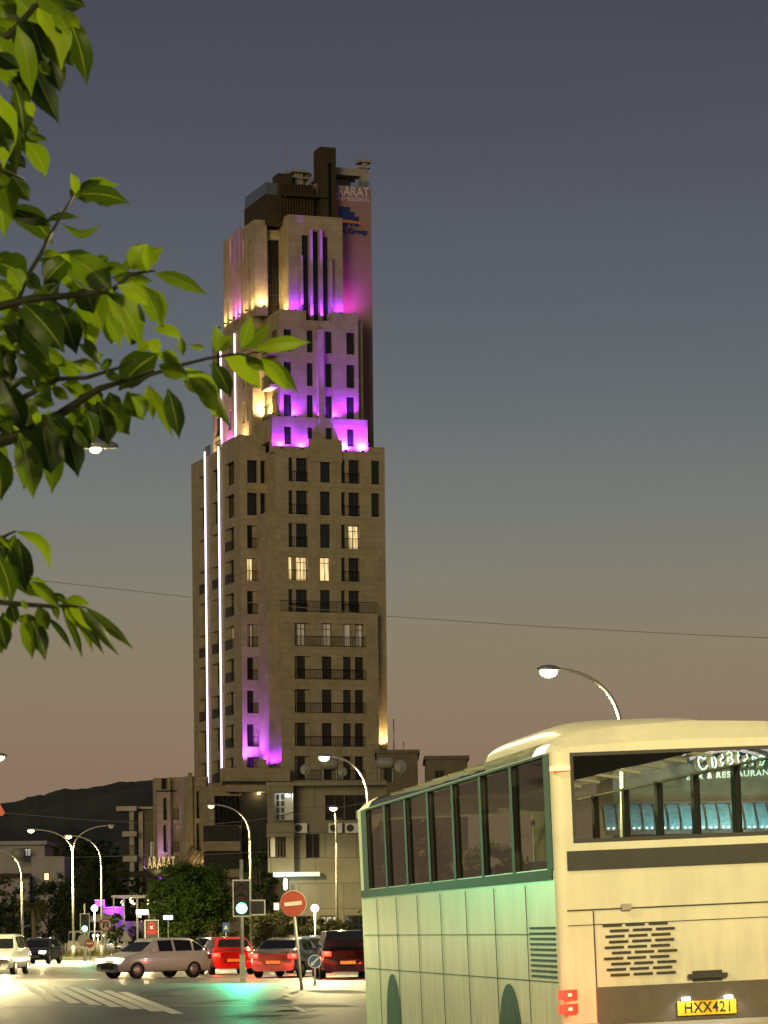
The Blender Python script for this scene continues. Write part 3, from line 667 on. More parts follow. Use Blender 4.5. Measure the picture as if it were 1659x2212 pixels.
# purple slabs of the left balconies
# ================================================================ hotel annex in front of the tower
annex = thing('hotel_annex', 'low stone hotel wing with lattice screen at the foot of the tower', 'building', TO, TA)
ZH = lambda x, y: (294.8+.22212*x, 1621.4+.22212*y)
aw = MB(); ad = MB()
def ab(xa, xb, yt, v, vd, ops=(), yref=500, mb=None, zb=-.2):
    ua, ub = TF(*ZH(xa, yref), v)[0], TF(*ZH(xb, yref), v)[0]; zt = TF(*ZH((xa+xb)/2, yt), v)[1]; oo = []
    for a, b, c, d in ops:
        oo.append((TF(*ZH(a, (c+d)/2), v)[0], TF(*ZH(b, (c+d)/2), v)[0], TF(*ZH(a, d), v)[1], TF(*ZH(a, c), v)[1]))
    block(mb or aw, ua, ub, v, v+vd, zb, zt, oo)
    return ua, ub, zt, oo
u_a, u_b, zt, oo = ab(200, 330, 265, 5.0, 1.6, [(262, 296, 458, 676), (262, 296, 722, 988), (244, 296, 272, 376)])
for k, (a, b, c, d) in enumerate(oo): window(annex, (0, 5.0, 0), FX, FN, a, b, c, d, .45, 0, rail=True)
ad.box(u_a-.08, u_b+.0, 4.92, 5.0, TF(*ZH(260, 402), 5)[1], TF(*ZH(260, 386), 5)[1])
ua, ub, zt, oo = ab(330, 486, 258, 5.6, 1.6, [(398, 426, 455, 662), (398, 426, 755, 980)])
for a, b, c, d in oo: window(annex, (0, 5.6, 0), FX, FN, a, b, c, d, .4, 0)
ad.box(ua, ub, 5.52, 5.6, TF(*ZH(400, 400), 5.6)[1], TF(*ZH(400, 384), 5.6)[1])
for y in (662, 980):
    z = TF(*ZH(430, y), 5.0)[1]; aw.box(TF(*ZH(365, y), 4.9)[0], ub, 4.9, 5.59, z-.5, z-.1); railing(annex, (0, 4.95, 0), FX, FN, TF(*ZH(365, y), 4.9)[0], ub-.05, z-.1, 0)
ua, ub, zt, oo = ab(486, 702, 250, 2.0, 8, [(584, 621, 394, 658), (584, 621, 708, 972)])
for a, b, c, d in oo: window(annex, (0, 2.0, 0), FX, FN, a, b, c, d, .4, 0, rail=True)
aw.box(TF(*ZH(510, 400), 1.7)[0], TF(*ZH(545, 400), 1.7)[0], 1.7, 2.0, 0, zt+.35); aw.box(TF(*ZH(630, 400), 1.7)[0], TF(*ZH(680, 400), 1.7)[0], 1.7, 2.0, 0, zt-.3)
ua, ub, zt, oo = ab(702, 1022, 350, -1.4, 5, [(762, 1008, 440, 722), (905, 1000, 352, 420)])
for a, b, c, d in oo: window(annex, (0, -1.4, 0), FX, FN, a, b, c, d, .45, 0)
a, b, c, d = oo[0]
lt = MB(); rl = random.Random(11)
for k in range(7):
    x = a + (b-a)*k/6; lt.bar((x, -1.5, c), (x, -1.5, d), .16, .1)
for k in range(22):
    x = a+rl.uniform(0, 1)*(b-a); z = c+rl.uniform(0, 1)*(d-c); an_ = rl.choice((.55, -.55, 1.0, -1.0)); L = rl.uniform(.8, 1.9)
    p, q = (max(a, min(b, x-L*math.sin(an_))), -1.52, max(c, min(d, z-L*math.cos(an_)))), (max(a, min(b, x+L*math.sin(an_))), -1.52, max(c, min(d, z+L*math.cos(an_))))
    lt.bar(p, q, .09, .08)
lt.build('lattice_screen', BLACK, annex)
# cornice with terrace parapet
ua, ub = TF(*ZH(868, 230), -2.6)[0], TF(*ZH(1492, 230), -2.6)[0]; z1, z0 = TF(*ZH(1100, 168), -2.6)[1], TF(*ZH(1100, 296), -2.6)[1]
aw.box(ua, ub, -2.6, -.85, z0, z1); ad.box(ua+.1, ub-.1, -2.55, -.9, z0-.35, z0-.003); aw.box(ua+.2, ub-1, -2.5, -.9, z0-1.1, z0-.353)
aw.box(ua+.02, TF(*ZH(1080, 120), -1.2)[0], -2.2, -.9, z1, z1+.05)
q0, q1 = TF(*ZH(1200, 140), -2)[0], TF(*ZH(1262, 140), -2)[0]; aw.box(q0, q1, -2.2, -1.2, z1, z1+.9)
railing(annex, (0, -2.55, 0), FX, FN, TF(*ZH(905, 230), -2.6)[0], TF(*ZH(970, 230), -2.6)[0], z1-1.0, .05)
# canopies and dark storeys
for y0_, y1_, m_ in ((727, 880, 1), (882, 975, 0), (978, 1150, 1), (1152, 1232, 0)):
    ua, ub = TF(*ZH(697, y0_), -3.2)[0], TF(*ZH(1000 if m_ else 1010, y0_), -3.2)[0]; zz1, zz0 = TF(*ZH(850, y0_), -3.2)[1], TF(*ZH(850, y1_), -3.2)[1]
    (ad if m_ else aw).box(ua, ub, -3.2+(.15 if m_ else 0), -1.41, zz0, zz1)
ua, ub = TF(*ZH(1021, 600), -1.2)[0], TF(*ZH(1300, 600), -1.2)[0]; ad.box(ua+.003, ub, -1.2, 0-.81, -.2, z0-1.11)
ua, ub = TF(*ZH(20, 1200), 1.0)[0], TF(*ZH(700, 1200), 1.0)[0]; zc1, zc0 = TF(*ZH(300, 1170), 1.0)[1], TF(*ZH(300, 1226), 1.0)[1]
cn = MB(); cn.box(ua, ub, .2, 4.9, zc0, zc1)
for k in range(6): x0_ = TF(*ZH(385+k*52, 1160), 1.0)[0]; x1_ = TF(*ZH(560+k*52, 1040), 1.0)[0]; cn.bar((x0_, .6, zc1), (min(x1_, ub), 1.6, zc1+2.6), .10, .10)
for k in range(4): x = ua+.3+(ub-ua-.6)*k/3; cn.bar((x, .5, 0), (x, .5, zc0), .18, .18)
cn.build('canopy', mat('bronze_canopy', (.07, .055, .03), .6), annex)
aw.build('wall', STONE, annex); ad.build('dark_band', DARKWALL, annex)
sg = MB()
u_, z_ = TF(*ZH(108, 1115), .6)[0], (TF(*ZH(240, 1170), .6)[1]+TF(*ZH(240, 1055), .6)[1])/2
hs = thing('roof_letter_sign', 'tan ARARAT letters standing on the canopy of the hotel wing', 'sign', TO, TA)
x = TF(*ZH(108, 1115), .6)[0]; x2 = TF(*ZH(372, 1115), .6)[0]
LETTER = mat('tan_letter', (.72, .60, .38), .5)
t_ = text('letters', 'ARARAT', 1.75, LETTER, hs, frame(((x+x2)/2, .6, zc1+.78), FX, EZ), .14, 'CENTER', .03, sx=.36, space=1.3)
bb = MB(); bb.box(x-.2, x2+.2, .5, .7, zc1+.004, zc1+.10); bb.build('base_rail', BLACK, hs)
def up2(par, u, v, z, n, e, c, ang=60, lean=.2):
    lamp('floodlight_beam', 'SPOT', (u, v, z), e, c, par, .1, aim=Vector((-n.x*lean, -n.y*lean, 1)), angle=ang, blend=.9)
PV = (.62, .30, 1.0)
up2(annex, u_a+.4, 4.2, zc1, FN, 1900, PV, 60, .12); up2(annex, u_a-.8, 8.0, zc1, LN, 900, PV, 60, .15); up2(annex, u_b-.2, 4.4, zc1, FN, 500, PV, 50, .12)
lamp('canopy_glow', 'POINT', (TF(*ZH(640, 1100), 1)[0], .5, zc1+1.0), 120, WARM, annex, .2)
lamp('letter_fill', 'SPOT', ((x+x2)/2, -1.6, zc1-.1), 260, (1.0, .82, .45), annex, .1, aim=(0, .75, .35), angle=95, blend=.8)  # added fill to lift the letters; no fixture stands here
lamp('entrance_glow', 'POINT', (u_a+1.0, 3.0, 3.4), 160, PUR, annex, .2)
lm_ = MB(); q = TF(*ZH(1185, 418), -1.2); lm_.box(q[0]-.12, q[0]+.12, -1.4, -1.21, q[1]-.1, q[1]+.1); lm_.build('wall_lamp', WARML, annex); lamp('wall_lamp_light', 'POINT', (q[0], -1.8, q[1]), 60, WARM, annex, .1)
lw_ = MB(); q = TF(*ZH(692, 1105), 1.9); lw_.box(q[0]-.25, q[0]+.2, 1.86, 1.9, q[1]-1.0, q[1]+1.0); q = TF(*ZH(238, 1265), 4.9); lw_.box(q[0]-.15, q[0]+.1, 4.85, 4.95, q[1]-1.2, q[1]+.6, 1); lw_.build('lit_panel', [LIT_W, LEDP], annex)

# ================================================================ other buildings
def X_(px, py, Y): return P(px, py, Y).x
def bld(name, label, px, Y, cat='building', group=None):
    p = P(px, 2013+11200/Y, Y); return thing(name, label, cat, (p.x, Y, 0), 0, group), p.x
def ops_of(lst, Y, bx, refpy=None):
    return [(X_(a, (c+d)/2, Y)-bx, X_(b, (c+d)/2, Y)-bx, Hz(d, Y, (a+b)/2), Hz(c, Y, (a+b)/2)) for a, b, c, d in lst]
def boxfront(mb, a, b, Y0, dep, z0, z1, ops, depth=.4, m=0):
    facade(mb, (0, Y0, 0), FX, FN, a, b, z0, z1, ops, depth, m)
    mb.quad((a, Y0, z0), (a, Y0+dep, z0), (a, Y0+dep, z1), (a, Y0, z1), m); mb.quad((b, Y0, z0), (b, Y0+dep, z0), (b, Y0+dep, z1), (b, Y0, z1), m)
    mb.quad((a, Y0+dep, z0), (b, Y0+dep, z0), (b, Y0+dep, z1), (a, Y0+dep, z1), m); mb.quad((a, Y0, z1), (b, Y0, z1), (b, Y0+dep, z1), (a, Y0+dep, z1), m); mb.quad((a, Y0, z0), (b, Y0, z0), (b, Y0+dep, z0), (a, Y0+dep, z0), m)
# -- cream apartment block behind the bus
nb, bx = bld('apartment_block', 'cream apartment block with a bright white balcony door and rooftop dishes', 690, 190)
Y = 190
nw = MB(); L_, M_, R_ = X_(578, 1790, Y)-bx, X_(634.5, 1790, Y)-bx, X_(835, 1750, Y)-bx
zr, zu = Hz(1694, Y, 606), Hz(1884, Y, 606)
o1 = ops_of([(593, 635, 1713, 1771), (581, 618, 1800, 1853)], Y, bx)
o1[0] = (o1[0][0], M_-.02, o1[0][2], o1[0][3])
boxfront(nw, L_, M_, 0, 5, zu, zr, o1, .9)
zr2 = Hz(1684, Y, 720)
o2 = ops_of([(702, 744, 1716, 1771), (660, 690, 1800, 1853), (745, 790, 1716, 1771)], Y, bx)
boxfront(nw, M_+.003, R_, .9, 10, -.2, zr2, o2, .35)
for a, b, c, d in o2: window(nb, (0, .9, 0), FX, FN, a, b, c, d, .33, 1)
nw.box(L_-.06, M_+.04, -.12, -.003, o1[0][2]-1.0, o1[0][2]-.25); nw.box(L_-.06, R_, -.10, .895, zr-.10, zr+.12)
nw.box(L_+1.2, M_, .91, 4.9, -.2, zu-.003)
nw.build('wall', stone('cladding_panel', (.30, .27, .19), (.26, .235, .165), (.15, .13, .09), 2.6, 1.5), nb)
a, b, c, d = o1[0]; fw = MB()
fw.quad((a+.01, .85, c+.01), (b-.01, .85, c+.01), (b-.01, .85, d-.01), (a+.01, .85, d-.01), 0)
wdr = a+(b-a)*.56
for x in (a+.03, a+(wdr-a)*.5, wdr): fw.box(x-.05, x+.05, .74, .84, c, d, 1)
for k in range(5): z = c+(d-c)*k/4; fw.box(a+.03, wdr, .75, .835, z-.04 if k else z, z+.04, 1)
w_ = fw.build('balcony_door', [mat('dark_room', (.10, .11, .10), .3), FRAME_W], nb)
cw = MB(); cw.box(wdr+.06, b-.02, .70, .84, c, d); cw.build('lit_wall_panel', WHITE, nb)
lamp('balcony_lamp', 'POINT', (wdr+.15, .35, d-.15), 170, (.85, 1.0, .92), nb, .06)
blb = MB(); blb.lathe([(0, 0), (.09, .04), (.11, .10), (.05, .16), (0, .17)], 10, 0, Matrix.Translation((wdr+.15, .3, d-.22))); blb.build('balcony_bulb', WHITEL, nb)
rw = MB(); rw.bar((a, -.05, c+.15), (b+.05, -.05, c+.45), .05, .05); rw.bar((a, -.05, c-.1), (b, -.05, c-.1), .05, .04); rw.build('railing', RAIL, nb)
a, b, c, d = o1[1]
window(nb, (0, 0, 0), FX, FN, a, a+(b-a)*.42, c, d, .3, 0, mat_=LIT_D); window(nb, (0, 0, 0), FX, FN, a+(b-a)*.45, b, c, d, .3, 2, trans=True)
sf = MB(); sf.box(L_+.3, M_+1.5, .1, 4, zu-.25, zu-.004); sf.build('glowing_soffit', emit('soffit_glow', (.55, 1.0, .85), .35), nb)  # underside given its own glow in place of light from below
lamp('soffit_lamp', 'POINT', (L_+.6, -.2, zu-.7), 20, (.7, 1.0, .85), nb, .1)
pe = MB(); q = P(617, 1910, Y); pe.lathe([(0, -.36), (.10, -.3), (.13, 0), (.10, .3), (0, .36)], 12, 0, Matrix.Translation((q.x-bx, -.3, q.z))); pe.tube([(q.x-bx, -.3, q.z+.35), (q.x-bx, -.3, zu-.25)], .015, 6, 1); pe.build('pendant_lamp', [WHITEL, BLACK], nb)
lamp('pendant_glow', 'POINT', (q.x-bx, -.9, q.z), 30, (.9, 1.0, .95), nb, .1)
# roof clutter standing on the block
DISH = mat('dish_grey', (.30, .29, .25), .5)
def dish(px, py, r, label):
    p = P(px, py, Y+3); t = thing('satellite_dish', label, 'dish', (p.x, Y+3, zr2), 0, 'satellite dishes on the cream block')
    m = MB(); zc = p.z - zr2; M = Matrix.Translation((0, 0, zc)) @ Matrix.Rotation(R(80), 4, 'X') 
    m.lathe([(0, .10*r), (r*.5, .06*r), (r*.85, -.02), (r, -.10*r), (r*.98, -.12*r), (0, .06*r)], 20, 0, M); m.build('reflector', DISH, t)
    m = MB(); m.tube([(0, .15, 0), (0, .15, zc)], .04, 6); m.tube([(0, 0, zc-r*.8), (0, -r*.7, zc)], .02, 5); m.build('mast', STEEL, t)
dish(660, 1662, .34, 'pale round dish at the left end of the cream roof, smaller one'); dish(866, 1655, .42, 'large pale round dish near the dark roof house')
dish(740, 1667, .30, 'smallest pale dish half way along the cream roof')
def tank(px, py, label):
    p = P(px, py, Y+4); t = thing('water_tank', label, 'water tank', (p.x, Y+4, zr2), 0, 'water tanks on the cream block'); zc = p.z-zr2
    m = MB(); M = Matrix.Translation((0, 0, zc)) @ Matrix.Rotation(R(90), 4, 'Y'); m.lathe([(0, -.55), (.30, -.5), (.36, -.3), (.36, .3), (.30, .5), (0, .55)], 14, 0, M); m.build('tank', DISH, t)
    m = MB(); 
    for x in (-.4, .4): m.bar((x, -.25, 0), (x, 0, zc), .05, .05); m.bar((x, .25, 0), (x, 0, zc), .05, .05)
    m.build('frame', STEEL, t)
tank(712, 1650, 'grey water tank on the cream roof below the street lamp'); tank(833, 1648, 'grey water tank against the dark roof house')
wl = MB(); q = P(597, 1958, Y-.5); wl.box(q.x-bx-.14, q.x-bx+.14, -.45, -.2, q.z-.2, q.z+.2); wl.box(q.x-bx-.03, q.x-bx+.03, -.2, .9, q.z+.1, q.z+.14, 1); wl.build('hanging_lantern', [emit('yellow_lantern', (1.0, .85, .2), 3), BLACK], nb)
for k, (pa, pb_) in enumerate(((640, 672), (690, 730), (745, 790))):
    a, b = X_(pa, 1975, Y)-bx, X_(pb_, 1975, Y)-bx; window(nb, (0, .9, 0), FX, FN, a, b, .3, 2.6, -.01, 2, mat_=LIT_D if k == 1 else None, trans=True)
for px in (648, 724, 760): 
    ac = MB(); x = X_(px, 1785, Y)-bx; z = Hz(1788, Y, px); ac.box(x-.4, x+.4, .55, .895, z-.28, z+.28); ac.disc((x-.1, .545, z), (0, -1, 0), .22, 1, 16); ac.build('air_conditioner', [WHITE, BLACK], nb)
# -- dark roof house and the flat block beyond
def plain(name, label, px0, px1, pyt, Y, dep, mt, ops=(), masts=(), cat='building'):
    t, bx = bld(name, label, (px0+px1)/2, Y, cat); m = MB(); a, b = X_(px0, pyt+60, Y)-bx, X_(px1, pyt+60, Y)-bx; zt = Hz(pyt, Y, (px0+px1)/2)
    oo = ops_of(ops, Y, bx); boxfront(m, a, b, 0, dep, -.2, zt, oo, .3); m.box(a-.15, b+.15, -.15, dep+.1, zt-.003, zt+.25)
    m.build('wall', mt, t)
    for q in oo: window(t, (0, 0, 0), FX, FN, *q, .28, 1)
    for px, h in masts: mm = MB(); x = X_(px, pyt, Y)-bx; mm.tube([(x, 1, zt), (x, 1, zt+h)], .05, 5); mm.build('mast', STEEL, t)
    return t
DKP = mat('dim_plaster', (.16, .13, .09), .85, scale=1.5)
plain('rooftop_house', 'dark flat roofed house with two thin masts beside the tower', 814, 903, 1627, 240, 10, DKP, [(830, 850, 1650, 1690)], [(851, 2.6), (872, .9)])
plain('flat_block', 'plain dark block just above the coach roofline', 921, 1010, 1640, 230, 9, DKP, [(940, 960, 1665, 1690)])
# -- balcony house left of the hotel wing
Y = 338
hb, bx = bld('balcony_house', 'dim three storey house with stacked balconies and a lit window by the hotel wing', 300, Y)
m = MB(); a, b, b2 = X_(292, 1850, Y)-bx, X_(345, 1850, Y)-bx, X_(262, 1850, Y)-bx
oo = ops_of([(323, 334, 1897-0-0+0, 1900), (322, 335, 1816, 1852)], Y, bx)[1:]
boxfront(m, a, b, 0, 9, -.2, Hz(1748, Y, 300), oo, .3)
sl = MB()
for y0_, y1_, xl in ((1743, 1753, 254), (1797, 1808, 267), (1850, 1862, 268), (1905, 1914, 270)):
    xl_ = X_(xl, y0_, Y)-bx; sl.box(xl_, a+.3, -1.8, 4, Hz(y1_, Y, 280), Hz(y0_, Y, 280))
sl.box(a, b+.2, -.5, 9.2, Hz(1748, Y, 300)+.003, Hz(1743, Y, 300))
for px in (282, 300): x = X_(px, 1820, Y)-bx; sl.box(x, x+.45, -1.3 if px < 290 else -.4, -.8 if px < 290 else -.003, -.2, Hz(1753, Y, 280)-.003)
sl.build('balcony_slab', PLASTER, hb); m.build('wall', DKP, hb)
window(hb, (0, 0, 0), FX, FN, *oo[0], .28, 1, mat_=LIT_D)
for yb in (1797, 1850): xl_ = X_(268, yb, Y)-bx; railing(hb, (0, -1.75, 0), FX, FN, xl_, a+.2, Hz(yb, Y, 280), 0, 1.1)
# -- white villa on the left
Y = 330
vh, bx = bld('white_villa', 'pale two storey villa with a tiled lean-to and lit windows below the hill', 80, Y)
m = MB(); xs = lambda px, py=1860: X_(px, py, Y)-bx
oo = ops_of([(47, 62, 1831, 1849)], Y, bx); boxfront(m, xs(-60), xs(92), 2, 9, -.2, Hz(1824, Y, 40), oo, .3)
window(vh, (0, 2, 0), FX, FN, *oo[0], .28, 1, mat_=emit('pale_lit_window', (.75, .8, .65), .35))
m.box(xs(-60), xs(92)+.3, 1.4, 11, Hz(1824, Y, 40)+.003, Hz(1816, Y, 40))
oo = ops_of([(94, 106, 1885, 1902)], Y, bx); boxfront(m, xs(68), xs(139), 0, 10, -.2, Hz(1850, Y, 100), oo, .3)
window(vh, (0, 0, 0), FX, FN, *oo[0], .25, 0, mat_=emit('bright_warm_window', (1.0, .75, .35), 1.6))
boxfront(m, xs(-60), xs(66), -1.5, 3, -.2, Hz(1898, Y, 20), [], .3)
m.build('wall', PLASTER_W, vh)
tr_ = MB()
for k in range(34): x = xs(-60)+(xs(70)-xs(-60))*k/34; tr_.bar((x, -2.0, Hz(1897, Y, 20)), (x, 1.9, Hz(1887, Y, 20)), .12, .10)
tr_.build('tiled_roof', mat('clay_tile', (.20, .11, .07), .8), vh)
tk_ = MB(); q = P(40, 1852, Y); tk_.lathe([(0, -.3), (.7, -.25), (.75, .6), (.5, .9), (0, 1.0)], 14, 0, Matrix.Translation((q.x-bx, .2, q.z))); tk_.build('roof_tank', DISH, vh)
# -- garden terrace with purple-lit parapets, pergola
Y = 262
gt, bx = bld('terrace_bar', 'open terrace bar with purple lit parapets and a thin steel pergola', 270, Y)
m = MB()
q = lambda px, py: (X_(px, py, Y)-bx, Hz(py, Y, px))
for (a, b, c, d, yy) in ((222, 269, 1962, 1990, 0), (201, 223, 1946, 1958, 1.5)):
    x0_, z1_ = q(a, c); x1_, z0_ = q(b, d); m.box(x0_, x1_, yy, yy+.3, z0_, z1_)
    ls = MB(); ls.box(x0_, x1_, yy-.14, yy-.08, z1_+.02, z1_+.09); ls.build('light_strip', LEDP, gt)
    lamp('parapet_wash', 'AREA', ((x0_+x1_)/2, yy-.55, z1_+.25), 130, PUR, gt, aim=(0, .5, -1)); bpy.data.lights[-1].name
m.box(q(222, 1990)[0], q(340, 1990)[0], .0, .25, 0, Hz(1990, Y, 280)-.003)
m.build('parapet', PLASTER, gt)
pm = MB(); x0_, zz = q(243, 1937); x1_ = q(335, 1937)[0]; pm.box(x0_, x1_, -1, -.85, zz-.1, zz+.1); pm.box(x0_, x1_, 3, 3.15, zz-.1, zz+.1)
pm.box(x0_, x0_+.15, -.849, 2.999, zz-.1, zz+.1); pm.box(x1_-.15, x1_, -.849, 2.999, zz-.1, zz+.1)
pm.build('pergola_frame', STEEL, gt)
for px in (246, 268, 297, 322, 334): x = q(px, 1937)[0]; pm = MB(); pm.box(x, x+.12, -1, -.88, 0, zz-.103); pm.build('post', STEEL, gt)
bl_ = MB(); rb = random.Random(4)
for k in range(42):
    c_ = rb.choice(((283, 1945), (288, 1950), (320, 1948), (321, 1956), (331, 1955), (262, 1952), (300, 1982), (306, 1990), (220, 1940)))
    p = P(c_[0]+rb.gauss(0, 2.4), c_[1]+rb.gauss(0, 4.5), Y+1); r0 = rb.uniform(.03, .075)
    bl_.lathe([(0, -r0), (r0*.8, -r0*.5), (r0*.8, r0*.5), (0, r0)], 6, 0, Matrix.Translation((p.x-bx, 1, p.z)))
bl_.build('string_light', WARML, gt)
lamp('terrace_glow', 'POINT', (q(300, 1980)[0], .8, 3.2), 260, WARM, gt, .3)
pr = thing('parasol', 'large cream parasol open in front of the purple terrace', 'parasol', (P(221, 1985, 256).x, 256, 0))
m = MB(); zt = Hz(1974, 256, 221); m.tube([(0, 0, 0), (0, 0, zt)], .05, 8); m.build('pole', POLE, pr)
m = MB(); zl = Hz(1989, 256, 221); m.lathe([(0, zt+.1), (.9, zt-.18), (1.15, zl), (1.13, zl-.12), (.85, zt-.26), (0, zt)], 8); m.build('canopy', mat('cream_canvas', (.55, .48, .36), .8), pr)
# -- white picket fence
pf = thing('picket_fence', 'cream picket fence in front of the terrace bar', 'fence', (P(180, 2050, 250).x, 250, 0)); m = MB(); fx0, fx1 = X_(140, 2040, 250)-pf.location.x, X_(222, 2040, 250)-pf.location.x
k = int((fx1-fx0)/.16)
for i in range(k): x = fx0+(fx1-fx0)*i/k; m.box(x, x+.09, 0, .03, .1, 1.0)
m.box(fx0, fx1, .031, .07, .3, .38); m.box(fx0, fx1, .031, .07, .75, .83); m.build('pickets', PLASTER, pf)

# -- bar and restaurant seen through the coach windows
Y = 112
ch, bx = bld('restaurant_building', 'two storey restaurant with a green neon arch sign and a blue lit awning', 1560, Y)
ZC = lambda x, y: ((2000+x/6.61)*.737, (2150+y/6.61)*.737)
m = MB(); boxfront(m, X_(1330, 1700, Y)-bx, X_(1960, 1700, Y)-bx, 1.5, 9, -.2, Hz(1590, Y, 1560), [], .3); m.build('wall', mat('olive_render', (.30, .26, .17), .85, scale=1.2), ch)
def cxy(x, y, dy=0): p = P(*ZC(x, y), Y); return Vector((p.x-bx, dy, p.z))
bd = MB()
arc1 = [(-10, 400), (250, 285), (600, 205), (900, 172), (1180, 178), (1450, 235), (1680, 310)]
arc2 = [(130, 495), (400, 405), (640, 350), (900, 318), (1150, 335), (1400, 395), (1600, 465)]
for arc, th, dy in ((arc1, .16, .2), (arc2, .11, .1)):
    for a, b in zip(arc, arc[1:]): bd.bar(cxy(*a, dy), cxy(*b, dy), .5, th)
bd.build('sign_arch', mat('mauve_metal', (.42, .32, .38), .5), ch)
bb = MB()
pts = [cxy(x, y, .6) for x, y in arc2] + [cxy(1560, 560, .6), cxy(900, 545, .6), cxy(200, 560, .6)]
n_ = len(pts); bb.add(pts + [p+Vector((0, .3, 0)) for p in pts], [tuple(range(n_)), tuple(range(2*n_-1, n_-1, -1))] + [(i, (i+1) % n_, n_+(i+1) % n_, n_+i) for i in range(n_)]); bb.build('sign_board', mat('sign_blue_board', (.05, .14, .26), .5), ch)
strokes = [[(430, 440), (435, 475), (400, 500), (330, 462), (300, 462), (290, 540), (315, 650), (370, 705), (430, 685), (470, 620)],
 [(540, 395), (550, 500), (565, 620), (572, 665)], [(590, 455), (625, 500), (642, 600), (600, 722)],
 [(740, 405), (775, 465), (715, 520), (735, 575), (790, 578), (740, 635)],
 [(843, 410), (880, 358), (935, 390), (935, 465), (860, 478)], [(920, 480), (962, 520), (950, 585), (895, 618)], [(855, 490), (878, 540), (860, 558)],
 [(1062, 355), (1060, 500), (1078, 575), (1035, 620)], [(1035, 432), (1098, 432)],
 [(1225, 405), (1250, 480), (1180, 530), (1198, 572), (1240, 588), (1185, 622)],
 [(1338, 440), (1355, 530), (1338, 625)], [(1370, 458), (1420, 485), (1385, 528)],
 [(1465, 462), (1500, 440), (1572, 462), (1568, 525), (1530, 620), (1470, 600)], [(1470, 535), (1500, 560)]]
ne = MB(); bk = MB()
for st in strokes:
    ne.tube([cxy(x, y, -.30) for x, y in st], .030, 6); bk.tube([cxy(x-34, y+14, -.05) for x, y in st], .115, 8)
ne.build('neon_tube', emit('green_neon', (.22, 1.0, .52), 1.9), ch); bk.build('letter_body', mat('sign_letter_brown', (.24, .18, .10), .6), ch)
c_ = cxy(925, 800, -.1); t_ = text('lettering', 'BAR & RESTAURANT', .29, emit('pale_green_letters', (.40, 1.0, .68), .75), ch, frame(c_, (1, 0, .05), EZ), .03, 'CENTER', .004, space=1.18)
aw_ = MB()
ax0, ax1 = X_(1300, 1760, Y)-bx, X_(1900, 1760, Y)-bx; az1, az0 = Hz(1736, Y, 1500), Hz(1794, Y, 1500)
NP = 22
for k in range(NP):
    xa, xb = ax0+(ax1-ax0)*k/NP, ax0+(ax1-ax0)*(k+1)/NP
    for j in range(5):
        t0_, t1_ = j/5, (j+1)/5; f_ = lambda t: (-.1-1.3*math.sin(t*1.4), az1+(az0-az1)*t)
        (ya, za), (yb, zb) = f_(t0_), f_(t1_); aw_.quad((xa+.04, ya, za), (xb-.04, ya, za), (xb-.04, yb, zb), (xa+.04, yb, zb), 0)
    aw_.bar((xa, -.1, az1+.02), (xa, -1.42, az0), .06, .06, 1)
    for q_ in (.3, .7): aw_.lathe([(0, -.04), (.05, 0), (0, .04)], 8, 2, Matrix.Translation((xa+(xb-xa)*q_, -1.45, az0+.06)))
aw_.box(ax0, ax1, -.15, 1.48, az1, az1+.08, 1); aw_.box(ax0, ax1, -1.44, -1.38, az0-.16, az0-.02, 1)
aw_.build('awning', [mat('blue_awning', (.16, .34, .42), .5), mat('brown_metal', (.13, .08, .06), .5), WHITEL], ch)
for k in range(3): lamp('awning_light', 'POINT', (ax0+(ax1-ax0)*(.25+.25*k), -3.2, az0+.6), 330, (.50, .85, 1.0), ch, .3)
lamp('sign_light', 'POINT', (0, -2.2, Hz(1650, Y, 1560)), 420, (1.0, .85, .75), ch, .2)
for k in range(4): 
    gwb = MB(); x = ax0+(ax1-ax0)*(.1+.2*k); gwb.box(x, x+2.2, 1.44, 1.497, .9, 2.6); gwb.build('window', LIT_W, ch)
# ================================================================ trees, hedges
LEAF_FAR = leafmat('far_foliage', (.060, .085, .025), .4, .6, var=.5, scale=1.2, spec=.2)
LEAF_OLIVE = leafmat('olive_foliage', (.085, .085, .030), .4, .6, var=.5, scale=1.2, spec=.2)
LEAF_BRIGHT = leafmat('bright_foliage', (.11, .17, .035), .45, .6, var=.5, scale=2, spec=.2)
BARK = mat('bark', (.12, .085, .05), .9, scale=8, var=.4, bump=.5)
def crown_mesh(mb, c, rx, ry, rz, ncl, per, size, rs, zmin=None):
    for k in range(ncl):
        while True:
            p = Vector((rs.uniform(-1, 1), rs.uniform(-1, 1), rs.uniform(-1, 1)))
            if .25 < p.length < 1: break
        p *= (.85+.25*rs.random()) / max(.75, p.length) if rs.random() < .65 else 1
        q = Vector((p.x*rx, p.y*ry, p.z*rz)); cr_ = rs.uniform(.10, .24)*min(rx, rz)
        if zmin is not None and c[2]+q.z < zmin: q.z = zmin - c[2] + rs.random()*.3
        for i in range(per):
            d = Vector((rs.gauss(0, 1), rs.gauss(0, 1), rs.gauss(0, .8)))*cr_*.6
            o = Vector(c) + q + d; a = Vector((rs.gauss(0, 1), rs.gauss(0, 1), rs.gauss(0, .6))).normalized(); b = a.cross(Vector((rs.gauss(0, 1), rs.gauss(0, 1), rs.gauss(0, 1)))).normalized()
            s = size*rs.uniform(.6, 1.4)
            mb.add([o-a*s, o+b*s*.45, o+a*s, o-b*s*.45], [(0, 1, 2, 3)])
